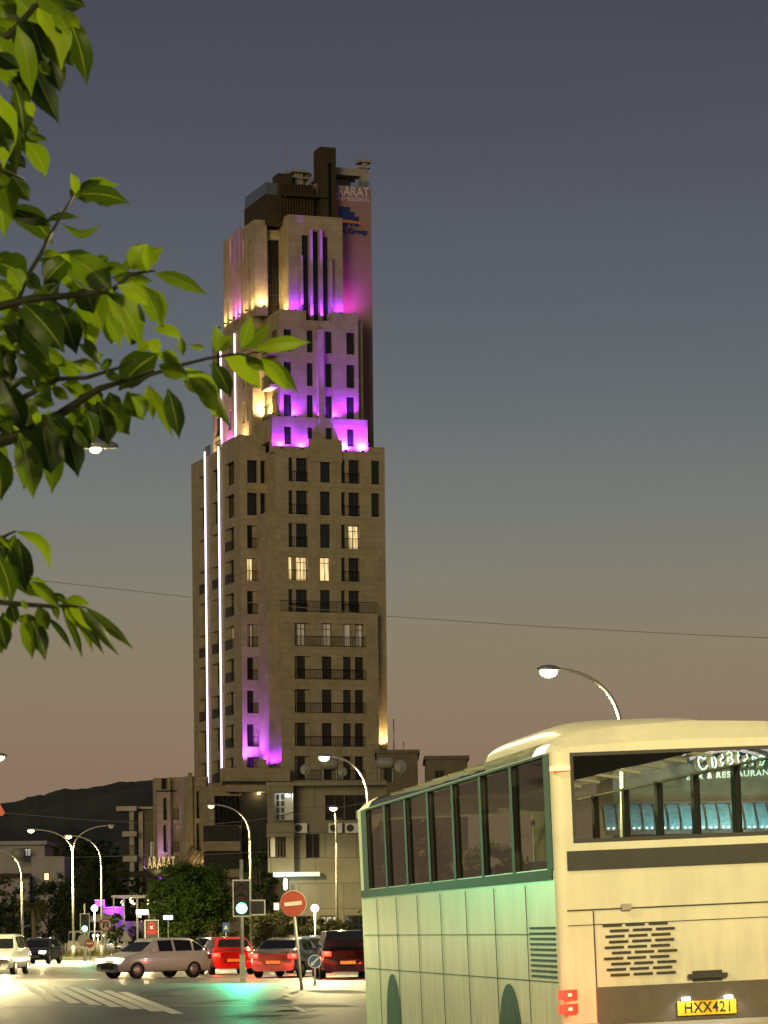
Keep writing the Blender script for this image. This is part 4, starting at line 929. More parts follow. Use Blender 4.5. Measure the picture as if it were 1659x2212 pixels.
def tree(name, label, px, pyt, pyb, wpx, Y, cat='tree', lm=None, dens=1.0, group=None, seed=1, size=.16, base=None):
    rs = random.Random(seed); x = X_(px, (pyt+pyb)/2, Y); zt, zb = Hz(pyt, Y, px), max(.05, Hz(pyb, Y, px)); rx = wpx/2/F*Y
    t = thing(name, label, cat, (x, Y, 0), 0, group)
    m = MB(); h = (zt+zb)/2; 
    m.tube([(0, 0, -.1), (rs.uniform(-.1, .1), 0, h*.5), (rs.uniform(-.2, .2), 0, h)], [.045*rx+.08, .035*rx+.06, .02*rx+.03], 8)
    for k in range(6):
        a = rs.uniform(0, 6.28); m.tube([(0, 0, h*.55), (math.cos(a)*rx*.4, math.sin(a)*rx*.4, h), (math.cos(a)*rx*.7, math.sin(a)*rx*.7, h+(zt-zb)*.25)], [.02*rx+.03, .012*rx+.02, .01], 6)
    m.build('trunk', BARK, t)
    m = MB(); rz = (zt-zb)/2
    crown_mesh(m, (0, 0, (zt+zb)/2), rx, rx*.8, rz, int(60*dens), int(38*dens), size, rs); 
    m.build('crown', lm or LEAF_FAR, t); return t
tree('broad_tree', 'broad round green tree in front of the hotel canopy', 412, 1872, 2024, 184, 236, lm=LEAF_BRIGHT, dens=3.0, seed=2, size=.15)
tree('roadside_tree', 'dense dark tree at the foot of the white villa, left of the lamp posts', 20, 1903, 2056, 120, 268, lm=LEAF_FAR, dens=1.3, seed=3)
tree('roadside_tree', 'dark tree hiding the lower wall of the white villa', 108, 1905, 2050, 120, 272, lm=LEAF_FAR, dens=1.3, seed=4)
tree('roadside_tree', 'tall dark tree directly below the lit villa window', 160, 1880, 2040, 110, 300, lm=LEAF_FAR, dens=1.2, seed=5)
tree('hill_tree', 'tall dim tree under the right lamp arm', 205, 1860, 2030, 110, 320, lm=LEAF_FAR, dens=1.3, seed=6)
tree('hill_tree', 'dim tree between the right lamp post and the balcony house', 245, 1870, 2010, 90, 322, lm=LEAF_FAR, dens=1.2, seed=7)
tree('hill_tree', 'dim tree growing against the balcony house', 285, 1900, 2020, 80, 325, lm=LEAF_FAR, dens=1.1, seed=8)
tree('slope_tree', 'dark tree on the slope above the white villa', 150, 1800, 1880, 90, 360, lm=LEAF_FAR, dens=1.2, seed=9)
tree('slope_tree', 'dark tree on the slope behind the lamp arms', 215, 1815, 1890, 110, 365, lm=LEAF_FAR, dens=1.2, seed=10)
tree('cypress', 'narrow upright conifer behind the round road sign', 250, 1974, 2048, 34, 246, lm=LEAF_BRIGHT, dens=.8, seed=11, size=.13)
tree('shrub', 'leafy shrub left of the dark emblem board', 292, 1998, 2056, 48, 262, 'shrub', LEAF_BRIGHT, .7, seed=12, size=.13)
tree('shrub', 'leafy shrub right of the dark emblem board', 362, 2004, 2056, 48, 258, 'shrub', LEAF_BRIGHT, .7, seed=13, size=.13)
tree('shrub', 'bushy olive shrub under the nearer green signal', 470, 1998, 2060, 90, 225, 'shrub', LEAF_OLIVE, .9, seed=14, size=.14)
tree('shrub', 'dark olive shrub behind the no entry sign', 600, 1960, 2064, 110, 175, 'shrub', LEAF_OLIVE, 1.2, seed=15, size=.12)
tree('shrub', 'low dark shrub just ahead of the coach front', 700, 1985, 2064, 110, 178, 'shrub', LEAF_OLIVE, 1.1, seed=16, size=.12)
tree('street_tree', 'dark slender tree in the gap beside the cream block', 560, 1820, 2040, 66, 215, lm=LEAF_FAR, dens=1.2, seed=17)
tree('street_tree', 'tall dark tree beyond the far side of the coach', 900, 1780, 2030, 200, 160, lm=LEAF_FAR, dens=1.6, seed=18)
tree('street_tree', 'dark tree hidden behind the coach middle', 1060, 1820, 2030, 160, 130, lm=LEAF_FAR, dens=1.3, seed=19)
for k, (x_, y_) in enumerate(((-19, 62), (-23, 78), (-27, 96), (-33, 118), (-40, 140))):  # unseen trees, added to darken the reflections in the coach windows
    rs = random.Random(60+k); t = thing('reflection_tree', 'added tree out of the picture, darkening the coach glass, number %s from the camera' % ('one', 'two', 'three', 'four', 'five')[k], 'tree', (x_, y_, 0), 0, 'added trees left of the road')
    m = MB(); m.tube([(0, 0, 0), (.1, 0, 2), (0, .1, 4)], [.22, .17, .10], 8); m.build('trunk', BARK, t)
    m = MB(); crown_mesh(m, (0, 0, 5.8), 4.2, 4.2, 3.9, 60, 22, .34, rs); m.build('crown', LEAF_FAR, t)
# palm on the left
pt_ = thing('palm_tree', 'drooping palm at the left edge behind the lamp post', 'palm', (X_(70, 1990, 240), 240, 0)); m = MB(); zt = Hz(1958, 240, 70)
m.tube([(0, 0, 0), (.1, 0, zt*.5), (0, 0, zt)], [.2, .16, .13], 8); m.build('trunk', BARK, pt_); m = MB(); rs = random.Random(8)
for k in range(26):
    a = rs.uniform(0, 6.28); L = rs.uniform(1.2, 2.0); el_ = rs.uniform(.1, 1.1); prev = Vector((0, 0, zt)); d = Vector((math.cos(a)*math.cos(el_), math.sin(a)*math.cos(el_), math.sin(el_)))
    for i in range(9):
        nx_ = prev + d*L/9; d = (d + Vector((0, 0, -.26))).normalized(); sd = d.cross(Vector((0, 0, 1))).normalized()
        for s_ in (-1, 1):
            tip = nx_ + sd*s_*.34*(1-i/12) + Vector((0, 0, -.16)) + d*.15
            m.add([prev, nx_, tip], [(0, 1, 2)])
        prev = nx_
m.build('crown', LEAF_OLIVE, pt_)
# far wood along the foot of the hill
m = MB(); rs = random.Random(21)
for k in range(46):
    px = -300 + k*25 + rs.uniform(-8, 8); Y = rs.uniform(380, 520); x = X_(px, 1950, Y); crown_mesh(m, (x, Y, rs.uniform(2, 5)), 7, 6, rs.uniform(3, 6.5), 22, 14, .6, rs)
tag(m.build('wood', LEAF_FAR), kind='stuff')

# ================================================================ street lamps
SOD = (1.0, .83, .40)
nl = [0]
def street_lamp(label, heads, ppx, Y, lit=True, e=7000, dim=False, base_off=0.0, gr='street lamps along the road', xw=None, bulb=1.0):
    pyb = 2013+11200/Y; bx = X_(ppx, pyb-180, Y) if xw is None else xw
    t = thing('street_lamp', label, 'street lamp', (bx, Y, 0), 0, gr)
    hs_ = []
    for h in heads:
        p = P(h[0], h[1], Y) if len(h) == 2 else Vector(h); hs_.append((p.x-bx, p.z))
    zmax = max(z for _, z in hs_); m = MB(); zs = zmax-1.9
    m.tube([(0, 0, 0), (0, 0, .9)], .13, 10); m.tube([(0, 0, .9), (0, 0, zs)], [.085, .06], 10)
    for hx, hz in hs_:
        pts = []; z0_ = zs
        for i in range(13):
            q = i/12; pts.append((hx*(1-math.cos(q*math.pi/2))**1.15, 0, z0_ + (hz+.10-z0_)*math.sin(q*math.pi/2)**.9))
        m.tube(pts, [.06-.025*i/12 for i in range(13)], 8)
    m.build('pole', POLE, t)
    for hx, hz in hs_:
        s_ = 1 if hx > 0 else -1; m = MB(); M = Matrix.Translation((hx, 0, hz+.06)) @ Matrix.Diagonal((1, .5, 1, 1))
        m.lathe([(0, .14), (.18, .12), (.32, .05), (.34, 0), (0, -.005)], 14, 0, M); hd = m.build('lamp_head', STEEL, t)
        on = lit and not (len(hs_) > 1 and hx > 0)
        m = MB(); M2 = Matrix.Translation((hx, 0, hz+.045)) @ Matrix.Diagonal((1, .62, 1, 1)); r0 = (.21 if on and not dim else .18)*bulb
        m.lathe([(r0, 0), (r0*.95, -.07*bulb), (r0*.7, -.13*bulb), (r0*.3, -.165*bulb), (0, -.17*bulb)], 14, 0, M2); m.build('bulb', SODIUM if on and not dim else (SODIUM_DIM if on else WHITE), hd)
        if on: lamp('street_lamp_light', 'SPOT', (hx, 0, hz-.35), e*(.8 if dim else 1), SOD, t, .2, aim=(0, 0, -1), angle=176, blend=.25)
    return t
street_lamp('tall curved lamp post rising behind the coach roof, largest glowing head', [(1185, 1452)], 1347, 86, e=8000, bulb=1.15)
street_lamp('curved lamp post glowing in front of the foot of the tower', [(700, 1638)], 797, 129, e=8000)
street_lamp('smaller glowing lamp on a straight post in front of the cream block', [(720, 1747)], 727, 181, e=450)
street_lamp('curved lamp post with a dim head beside the nearer green signal', [(456, 1742)], 541, 178, dim=True)
street_lamp('double armed lamp post, one arm lit and one dark', [(67, 1795), (240, 1786)], 157, 215)
street_lamp('curved lamp post whose head glows beside the double armed post', [(148, 1808)], 219, 213)
street_lamp('curved lamp post at the left edge with its head out of view', [(-16, 1838)], 47, 200)
street_lamp('lamp cut by the left edge, half way up the picture', [(-2, 1637)], -90, 128, e=8000)
street_lamp('lamp glinting through the leaves of the near tree', [(206, 976)], -58, 46.5, e=6500, bulb=.4)
street_lamp('lamp post beside the near kerb, right of the camera', [(8.0, 0, 9.0)], 0, 14, e=9500, xw=10.2)
street_lamp('lamp post on the left pavement, ahead of the near tree', [(-6.4, 0, 8.2)], 0, 24, e=3200, xw=-8.4)

# ================================================================ traffic signals
def signal(label, px, py, Y, arrow=False, e=500, hh=None, gap=.32, r=.13, pole_up=0.0, aim=(0, -1, 0), ang=170):
    p = P(px, py, Y); t = thing('traffic_signal', label, 'traffic signal', (p.x, Y, 0), 0, 'traffic signals showing green'); zg = p.z
    m = MB(); m.tube([(0, .18, 0), (0, .18, zg+1.25+pole_up)], .06, 10); m.box(-.09, .09, .1, .26, 0, .9); m.build('pole', POLE, t)
    m = MB(); w_, z0_, z1_ = .20, zg-.2, zg+.86; m.box(-w_, w_, 0, .12, z0_, z1_); bd_ = m.build('signal_head', BLACK, t)
    m = MB(); bw_, bt = .30, .045
    m.box(-bw_, bw_, .125, .135, z0_-.08, z1_+.08); m.build('backing_board', BLACK, bd_)
    m = MB()
    for a, b, c, d in ((-bw_, bw_, z1_+.08-bt, z1_+.08), (-bw_, bw_, z0_-.08, z0_-.08+bt), (-bw_, -bw_+bt, z0_-.08+bt, z1_+.08-bt), (bw_-bt, bw_, z0_-.08+bt, z1_+.08-bt)): m.box(a, b, .115, .123, c, d)
    m.build('white_border', WHITE, bd_)
    for k, (nm, mt) in enumerate((('green_lens', GREENL), ('amber_lens', BLACK), ('red_lens', BLACK))):
        m = MB(); z = zg+gap*k; m.disc((0, -.004, z), (0, -1, 0), r*(1.35 if k == 0 else 1), 0, 24, .003); m.build(nm, mt if k == 0 else mat(nm, (.05, .03, .01) if k == 1 else (.06, .01, .01), .2), bd_)
        m = MB(); n_ = 10; vs = []
        for i in range(n_+1):
            a = math.pi*i/n_; vs += [((r+.03)*math.cos(a), -.004, z+(r+.03)*math.sin(a)), ((r+.03)*math.cos(a), -.16, z+(r+.03)*math.sin(a)*.95)]
        m.add(vs, [(2*i, 2*i+1, 2*i+3, 2*i+2) for i in range(n_)]); m.build('hood', BLACK, bd_)
    if arrow:
        m = MB(); m.box(.305, .72, .02, .12, zg-.18, zg+.22); ah = m.build('arrow_head', BLACK, t); m = MB()
        for a, b, c, d in ((.32, .78, zg+.23, zg+.23+bt), (.32, .78, zg-.24, zg-.24+bt), (.78-bt, .78, zg-.24+bt, zg+.23)): m.box(a, b, .0, .015, c, d)
        m.build('white_border', WHITE, ah)
    lamp('signal_glow', 'SPOT', (0, -.3, zg), e, (.03, 1.0, .45), t, .12, aim=aim, angle=ang, blend=.5)
    return t
signal('nearer green traffic signal with a side arrow box', 522, 1962, 106, True, 1400, pole_up=.35)
signal('smaller distant green traffic signal between the lamp posts', 183, 2006, 200, False, 1200, pole_up=.3)
sgn = signal('unseen green traffic signal set alongside the coach to light its side', -75, 1925, 43.5, False, 520, pole_up=.3, aim=(.85, -.5, .05), ang=105)  # out of view; beam turned sideways to throw green on the coach

# ================================================================ road signs
SRED = mat('sign_red', (.40, .07, .04), .5); SBLUE = mat('sign_blue_face', (.03, .12, .32), .4); SWHITE = mat('sign_white_face', (.72, .68, .58), .4); SBACK = mat('sign_grey_back', (.36, .34, .28), .5)
def sign_post(name, label, px, py, Y, lean=0.0, cat='road sign', zbase=0, pr=.032):
    p = P(px, py, Y); t = thing(name, label, cat, (p.x + lean, Y, 0)); m = MB(); m.tube([(0, .05, 0), (-lean, .05, p.z)], pr, 8); m.build('post', POLE, t); return t, Vector((-lean, 0, p.z))
t, c = sign_post('no_entry_sign', 'round red no entry sign with a white bar on a leaning post', 633, 1952, 91, .22, pr=.045)
m = MB(); m.disc(c, (0, -1, 0), .36, 0, 36, .012); m.build('sign_face', SRED, t); m = MB(); m.box(c.x-.25, c.x+.25, -.012, -.003, c.z-.055, c.z+.055, 0, Matrix.Translation(c) @ Matrix.Rotation(R(-5), 4, 'Y') @ Matrix.Translation(-c)); m.build('white_bar', SWHITE, t)
m = MB(); m.disc(c+Vector((0, .02, 0)), (0, -1, 0), .375, 0, 36, .006); m.build('rim', SWHITE, t)
t, c = sign_post('no_u_turn_sign', 'round no U-turn sign left of the conifer', 228, 1998, 175)
m = MB(); m.disc(c, (0, -1, 0), .37, 0, 32, .01); m.build('rim', SRED, t); m = MB(); m.disc(c+Vector((0, -.004, 0)), (0, -1, 0), .29, 0, 32, .003); m.build('sign_face', SWHITE, t)
m = MB(); m.tube([c+Vector((x, -.03, z)) for x, z in ((-.11, -.17), (-.11, .05), (-.07, .14), (.02, .16), (.10, .12), (.13, .04), (.13, -.06))], .035, 6); m.build('arrow_mark', BLACK, t)
m = MB(); m.bar(c+Vector((-.22, -.05, .2)), c+Vector((.22, -.05, -.2)), .02, .06); m.build('slash_mark', SRED, t)
t, c = sign_post('triangle_sign', 'triangular sign seen from its grey back', 272, 2024, 200)
m = MB(); m.prism([(-.38, -.26), (.38, -.26), (0, .42)], c, (1, 0, 0), EZ, (0, 1, 0), .02); m.build('sign_back', SBACK, t)
t, c = sign_post('round_sign_back', 'pale round sign back on the post under the distant signal', 181, 2031, 199)
m = MB(); m.disc(c, (0, -1, 0), .38, 0, 28, .02); m.build('sign_back', SBACK, t)
t, c = sign_post('small_prohibition_sign', 'small red and white round sign below the pale sign back', 194, 2038, 198)
m = MB(); m.disc(c, (0, -1, 0), .28, 0, 28, .02); m.build('sign_face', SRED, t); m = MB(); m.box(c.x-.2, c.x+.2, -.012, -.003, c.z-.05, c.z+.05); m.build('white_bar', SWHITE, t)
t, c = sign_post('keep_left_sign', 'round blue sign with a white arrow pointing down left', 680, 2077, 100)
m = MB(); m.disc(c, (0, -1, 0), .21, 0, 28, .015); m.build('rim', SWHITE, t); m = MB(); m.disc(c+Vector((0, -.004, 0)), (0, -1, 0), .185, 0, 28, .003); m.build('sign_face', SBLUE, t)
m = MB(); m.bar(c+Vector((.11, -.02, .11)), c+Vector((-.06, -.02, -.06)), .01, .05); m.prism([(-.13, -.13), (-.01, -.11), (-.11, -.01)], c+Vector((0, -.025, 0)), (1, 0, 0), EZ, (0, 1, 0), .01); m.build('arrow_mark', SWHITE, t)
t, c = sign_post('crossing_sign', 'small square blue pedestrian crossing sign', 488, 2003, 190)
m = MB(); m.box(c.x-.2, c.x+.2, -.01, .02, c.z-.28, c.z+.28); m.build('sign_face', SBLUE, t); m = MB(); m.prism([(-.14, -.12), (.14, -.12), (0, .14)], c+Vector((0, -.02, 0)), (1, 0, 0), EZ, (0, 1, 0), .008); m.build('white_triangle', SWHITE, t)
t, c = sign_post('warning_sign', 'red bordered triangle sign cut off by the left edge', -34, 1742, 34)
m = MB(); m.prism([(-.22, -.07), (-.20, -.10), (.19, -.10), (.215, -.07), (.02, .30), (-.02, .30)], c, (1, 0, 0), EZ, (0, 1, 0), .015); m.build('rim', SRED, t); m = MB(); m.prism([(-.13, -.05), (.13, -.05), (0, .20)], c+Vector((0, -.006, 0)), (1, 0, 0), EZ, (0, 1, 0), .004); m.build('sign_face', SWHITE, t)
# dark emblem board on two legs
Y = 226; p = P(328, 2010, Y); t = thing('emblem_board', 'dark advertising board with a red arched emblem on two legs', 'sign board', (p.x, Y, 0)); w_, h_ = .44, .70
m = MB(); 
for x in (-.40, .40): m.bar((x, 0, 0), (x, 0, p.z), .1, .1)
m.build('leg', POLE, t); m = MB(); m.box(-w_, w_, -.06, .0, p.z-h_, p.z+h_); pn = m.build('panel', mat('board_dark', (.05, .04, .035), .4), t)
m = MB()
for a, b, c_, d in ((-w_-.04, w_+.04, p.z+h_, p.z+h_+.04), (-w_-.04, w_+.04, p.z-h_-.04, p.z-h_), (-w_-.06, -w_, p.z-h_, p.z+h_), (w_, w_+.04, p.z-h_, p.z+h_)): m.box(a, b, -.09, .02, c_, d)
m.build('frame', WHITE, t)
m = MB(); RB = emit('red_board_light', (1.0, .015, .02), 1.0, (.2, .01, .01)); 
ar = [(-.22, .05), (.22, .05)] + [(.22*math.cos(i*math.pi/12)*(1 if i < 6 else 1), .24+.36*math.sin(i*math.pi/12)) for i in range(13)]
m.prism(ar, (0, -.065, p.z), (1, 0, 0), EZ, (0, -1, 0), .01, 0); m.prism([(x*.62, .09+(z-.05)*.72) for x, z in ar], (0, -.078, p.z), (1, 0, 0), EZ, (0, -1, 0), .006, 1)
m.prism([(-.09, .12), (.09, .12), (.03, .20), (.08, .34), (.03, .31), (-.02, .24), (-.09, .33), (-.10, .25), (-.03, .18)], (0, -.09, p.z), (1, 0, 0), EZ, (0, -1, 0), .006, 2)
for i in range(9): x = -.42+i*.105; m.box(x-.04, x+.035, -.08, -.065, p.z-.13, p.z-.02, 0)
m.box(-.46, .46, -.075, -.064, p.z-.155, p.z-.14, 0); m.box(-.24, .24, -.08, -.065, p.z-.25, p.z-.20, 0)
m.build('emblem', [RB, mat('emblem_dark_red', (.12, .01, .01), .5), emit('emblem_pale', (1.0, .45, .5), 1.0)], pn)
# lit shop signs among the trees
p = P(307, 1970, 232); t = thing('lit_sign', 'white glowing box sign on a thin pole above the emblem board', 'lit sign', (p.x, 232, 0)); m = MB(); m.box(-.42, .42, -.1, .1, p.z-.16, p.z+.16); m.build('sign_box', WHITEL, t); m = MB(); m.tube([(-.4, .14, 0), (-.4, .14, p.z+1.3)], .03, 6); m.bar((-.4, .14, p.z-.2), (.5, .14, p.z-.2), .04, .04); m.build('pole', POLE, t)
p = P(363, 1982, 227); t = thing('neon_sign', 'small blue neon sign in front of the broad tree', 'neon sign', (p.x, 227, 0)); m = MB(); m.box(-.34, .34, -.05, .05, p.z-.16, p.z+.16); m.build('sign_box', emit('blue_sign_box', (.02, .22, .9), 1.2), t); m = MB(); rs = random.Random(2)
m.tube([(-.27, -.07, p.z-.08), (-.27, -.07, p.z+.09), (-.17, -.07, p.z+.09), (-.16, -.07, p.z), (-.08, -.07, p.z-.08), (0, -.07, p.z-.08), (0, -.07, p.z+.05), (.09, -.07, p.z-.06), (.12, -.07, p.z+.08), (.22, -.07, p.z+.08), (.27, -.07, p.z), (.22, -.07, p.z-.08)], .022, 6); m.build('neon_tube', emit('neon_white_blue', (.45, .75, 1.0), 1.3), t); m = MB(); m.tube([(.0, .08, 0), (0, .08, p.z)], .03, 6); m.build('pole', POLE, t)
p = P(204, 1962, 250); t = thing('globe_lamp', 'bright white globe lamp beside the purple parapet', 'globe lamp', (p.x, 250, 0)); m = MB(); m.tube([(0, 0, 0), (0, 0, p.z-.2)], .05, 8); m.build('pole', POLE, t); m = MB(); m.lathe([(.25*math.sin(i*math.pi/8), -.25*math.cos(i*math.pi/8)) for i in range(9)], 16, 0, Matrix.Translation((0, 0, p.z))); m.build('globe', emit('globe_white', (1.0, 1.0, .8), 12), t); lamp('globe_light', 'POINT', (0, -.4, p.z), 500, (1, 1, .8), t, .25)
p = P(680, 1962, 150); t = thing('globe_lamp', 'white globe lamp on a post just right of the no entry sign', 'globe lamp', (p.x, 150, 0)); m = MB(); m.tube([(0, 0, 0), (0, 0, p.z-.15)], .04, 8); m.build('pole', POLE, t); m = MB(); m.lathe([(.18*math.sin(i*math.pi/8), -.18*math.cos(i*math.pi/8)) for i in range(9)], 16, 0, Matrix.Translation((0, 0, p.z))); m.build('globe', emit('globe_warm', (1.0, .92, .7), 10), t); lamp('globe_light', 'POINT', (0, -.35, p.z), 350, (1, .92, .7), t, .2)
for k, (px, lb) in enumerate(((202, 'left garden lantern of three in a row on the picket fence'), (211, 'middle garden lantern of three in a row on the picket fence'), (222, 'right garden lantern of three in a row on the picket fence'))):
    p = P(px, 2021, 249); t = thing('garden_lantern', lb, 'lantern', (p.x, 249, 0), 0, 'garden lanterns'); m = MB(); m.tube([(0, 0, 0), (0, 0, p.z)], .025, 6); m.build('post', POLE, t); m = MB(); m.lathe([(0, -.09), (.09, -.05), (.09, .05), (0, .10)], 10, 0, Matrix.Translation((0, 0, p.z))); m.build('globe', WARML, t); lamp('lantern_light', 'POINT', (0, -.25, p.z), 60, (1, .8, .4), t, .1)
# red banner wall
p = P(655, 2062, 172); t = thing('banner_wall', 'low red wall with pale lettering beyond the no entry sign', 'wall', (p.x, 172, 0)); m = MB(); m.box(-2.6, 3.4, 0, .25, 0, p.z+.12); m.build('wall', mat('red_wall', (.22, .045, .03), .7), t); text('lettering', 'ONT  MARKI', .42, SWHITE, t, frame((.5, -.03, p.z-.12), (1, 0, 0), EZ), .02, 'CENTER', .005)
p = P(560, 2040, 168); t = thing('guard_wall', 'long low red brown wall along the planting strip', 'wall', (p.x, 168, 0)); m = MB(); m.box(-4.4, -.1 + 1.0, 0, .2, 0, .75); m.box(-4.45, .95, -.05, .25, .751, .84); m.build('wall', mat('brown_wall', (.16, .075, .05), .8), t)
# cables
def cable(label, pts, Y, r):
    path = []
    for (a, b), (c, d) in zip(pts, pts[1:]):
        for i in range(6): q = i/6; path.append(P(a+(c-a)*q, b+(d-b)*q, Y))
    path.append(P(*pts[-1], Y)); m = MB(); m.tube(path, r, 6); o = m.build('overhead_cable', mat('cable_grey', (.30, .26, .2), .5)); tag(o, label, 'cable', 'overhead cables')
cable('thin cable crossing the whole picture in front of the tower', [(-1800, 1010), (-160, 1228), (95, 1255), (420, 1291), (600, 1307), (835, 1331), (1160, 1353), (1500, 1371), (1820, 1385), (2600, 1412), (3600, 1432)], 62, .0065)
cable('thin cable sagging past the hotel wing to the cream block', [(-80, 1746), (8, 1756), (200, 1772), (430, 1783), (536, 1773), (663, 1756), (860, 1722)], 170, .014)
cable('lowest thin cable above the hotel letters', [(-60, 1862), (92, 1854), (300, 1848), (456, 1846), (640, 1836)], 205, .014)
# ================================================================ the coach
BUSP = mat('cream_coach_paint', (.72, .70, .53), .36, var=.09, scale=1.7, coat=.1, spec=.28)
BUSD = mat('dark_coach_trim', (.03, .028, .025), .6)
BUSG = mat('grey_bumper', (.36, .34, .29), .45, var=.08)
TINT = glass('tinted_side_glass', (.50, .55, .43), .5); REARG = glass('clear_rear_glass', (.86, .88, .84), .6)
nn_ = BUSP.node_tree.nodes; ll_ = BUSP.node_tree.links; pb_ = nn_['Principled BSDF']; src = pb_.inputs['Base Color'].links[0].from_socket
tcn = nn_.new('ShaderNodeTexCoord'); sp_ = nn_.new('ShaderNodeSeparateXYZ'); ll_.new(tcn.outputs['Object'], sp_.inputs[0])
mz = nn_.new('ShaderNodeMapRange'); mz.inputs[1].default_value = 1.7; mz.inputs[2].default_value = .3; ll_.new(sp_.outputs[2], mz.inputs[0])
mp_ = nn_.new('ShaderNodeMapping'); mp_.inputs['Scale'].default_value = (9, 9, 1.2); ll_.new(tcn.outputs['Object'], mp_.inputs[0])
dn = nn_.new('ShaderNodeTexNoise'); dn.inputs['Scale'].default_value = 1.0; dn.inputs['Detail'].default_value = 9; dn.inputs['Roughness'].default_value = .65; ll_.new(mp_.outputs[0], dn.inputs['Vector'])
dr = nn_.new('ShaderNodeMapRange'); dr.inputs[1].default_value = .38; dr.inputs[2].default_value = .72; ll_.new(dn.outputs['Fac'], dr.inputs[0])
ad_ = nn_.new('ShaderNodeMath'); ad_.operation = 'MULTIPLY_ADD'; ad_.inputs[1].default_value = .55; ad_.inputs[2].default_value = .12; ll_.new(mz.outputs[0], ad_.inputs[0])
mu_ = nn_.new('ShaderNodeMath'); mu_.operation = 'MULTIPLY'; ll_.new(ad_.outputs[0], mu_.inputs[0]); ll_.new(dr.outputs[0], mu_.inputs[1])
mxd = nn_.new('ShaderNodeMixRGB'); mxd.inputs[2].default_value = (.17, .14, .09, 1); ll_.new(mu_.outputs[0], mxd.inputs[0]); ll_.new(src, mxd.inputs[1]); ll_.new(mxd.outputs[0], pb_.inputs['Base Color'])
REG = glass('roof_edge_glass', (.70, .74, .66), .4)
MARKR = emit('red_marker', (1.0, .16, .04), 1.6)
BL, BW = 13.4, 2.55
bc = ideal(1207, 2013); BY = 27.5; bx0 = bc[0]/F*BY + .055
bus = thing('coach', 'large cream coach seen from its rear corner, driving away at the right', 'coach', (bx0, BY, 0), R(7.7))
bus.rotation_euler = (Matrix.Rotation(R(7.7), 4, 'Z') @ Matrix.Rotation(R(-2.0), 4, 'Y')).to_euler()
ZB, ZT = .32, 3.12
WZ0, WZ1 = 2.13, 3.09
hull = MB()
nw_ = 7; wy = [(0.35 + k*(BL-1.3)/nw_, 0.35 + (k+1)*(BL-1.3)/nw_ - .10) for k in range(nw_)]
lops = [(a, b, WZ0, WZ1) for a, b in wy]
facade(hull, (0, 0, 0), LX, LN, .10, BL-.25, ZB, ZT, lops, .05, 0, 1)
facade(hull, (BW, 0, 0), LX, Vector((1, 0, 0)), .10, BL-.25, ZB, ZT, lops, .05, 0, 1)
RZ0, RZ1 = 2.33, 3.10
facade(hull, (0, 0, 0), FX, FN, .10, BW-.10, ZB, ZT, [(.16, BW-.16, RZ0, RZ1)], .05)
facade(hull, (0, BL, 0), FX, Vector((0, 1, 0)), .25, BW-.25, ZB, ZT, [(.30, BW-.30, 1.4, 3.0)], .05)
def corner(mb, cx_, cy_, r, a0, z0, z1, n=6, m=0):
    vs = []
    for i in range(n+1):
        a = a0 + math.pi/2*i/n; vs += [(cx_+r*math.cos(a), cy_+r*math.sin(a), z0), (cx_+r*math.cos(a), cy_+r*math.sin(a), z1)]
    mb.add(vs, [(2*i, 2*i+1, 2*i+3, 2*i+2) for i in range(n)], m, True)
corner(hull, .10, .10, .10, math.pi, ZB, ZT); corner(hull, BW-.10, .10, .10, -math.pi/2, ZB, ZT)
corner(hull, .25, BL-.25, .25, math.pi/2, ZB, ZT); corner(hull, BW-.25, BL-.25, .25, 0, ZB, ZT)
# roof: rounded profile, with glazed roof edges over the windows
rp_ = [(0, ZT), (.05, ZT+.075), (.13, ZT+.125), (.60, ZT+.205), (BW/2, ZT+.235)]
rp_ = rp_ + [(BW-x, z) for x, z in rp_[-2::-1]]
ry = [.0, .30, .9] + [0.9+(BL-2.2)*i/10 for i in range(1, 11)] + [BL-.6, BL-.12]
def rpt(i, y):
    x, z = rp_[i]; k = max(0, (.30-y)/.30); k2 = max(0, (y-(BL-.9))/.9)
    return (x + (BW/2-x)*.05*k*k, y, z - (z-ZT)*.75*k*k - (z-ZT)*.9*k2*k2)
for i in range(len(rp_)-1):
    for j in range(len(ry)-1):
        if i in (0, 1, 2, 5, 6, 7) and 2 <= j <= 11: continue
        q = [rpt(i, ry[j]), rpt(i+1, ry[j]), rpt(i+1, ry[j+1]), rpt(i, ry[j+1])]
        if i in (2, 5) and j == 1 or i in (2, 5) and j > 11: pass
        hull.add(q, [(0, 1, 2, 3)], 0, True)
for i in (2, 5):
    for j in range(2, 12):
        a, b, c, d = (Vector(rpt(i, ry[j])), Vector(rpt(i+1, ry[j])), Vector(rpt(i+1, ry[j+1])), Vector(rpt(i, ry[j+1])))
        hull.bar(a-EZ*.02, b-EZ*.02, .05, .03)
vs = [rpt(i, ry[0]) for i in range(len(rp_))]; hull.add(vs, [tuple(range(len(vs)))])
vs = [rpt(i, ry[-1]) for i in range(len(rp_))] + [(BW, BL-.12, ZT-.1), (0, BL-.12, ZT-.1)]; hull.add(vs, [tuple(range(len(vs)))])
hull.quad((.05, .1, ZB), (BW-.05, .1, ZB), (BW-.05, BL-.1, ZB), (.05, BL-.1, ZB))
hb_ = hull.build('body', [BUSP, BUSD], bus)
for i in (0, 1, 2, 5, 6, 7):
    if i in (0, 5): pn = MB()
    for j in range(2, 12):
        a, b, c, d = (Vector(rpt(i, ry[j])), Vector(rpt(i+1, ry[j])), Vector(rpt(i+1, ry[j+1])), Vector(rpt(i, ry[j+1])))
        pn.quad(a-EZ*.006, b-EZ*.006, c-EZ*.006, d-EZ*.006)
    if i in (2, 7): pn.build('roof_edge_glazing', REG, bus)
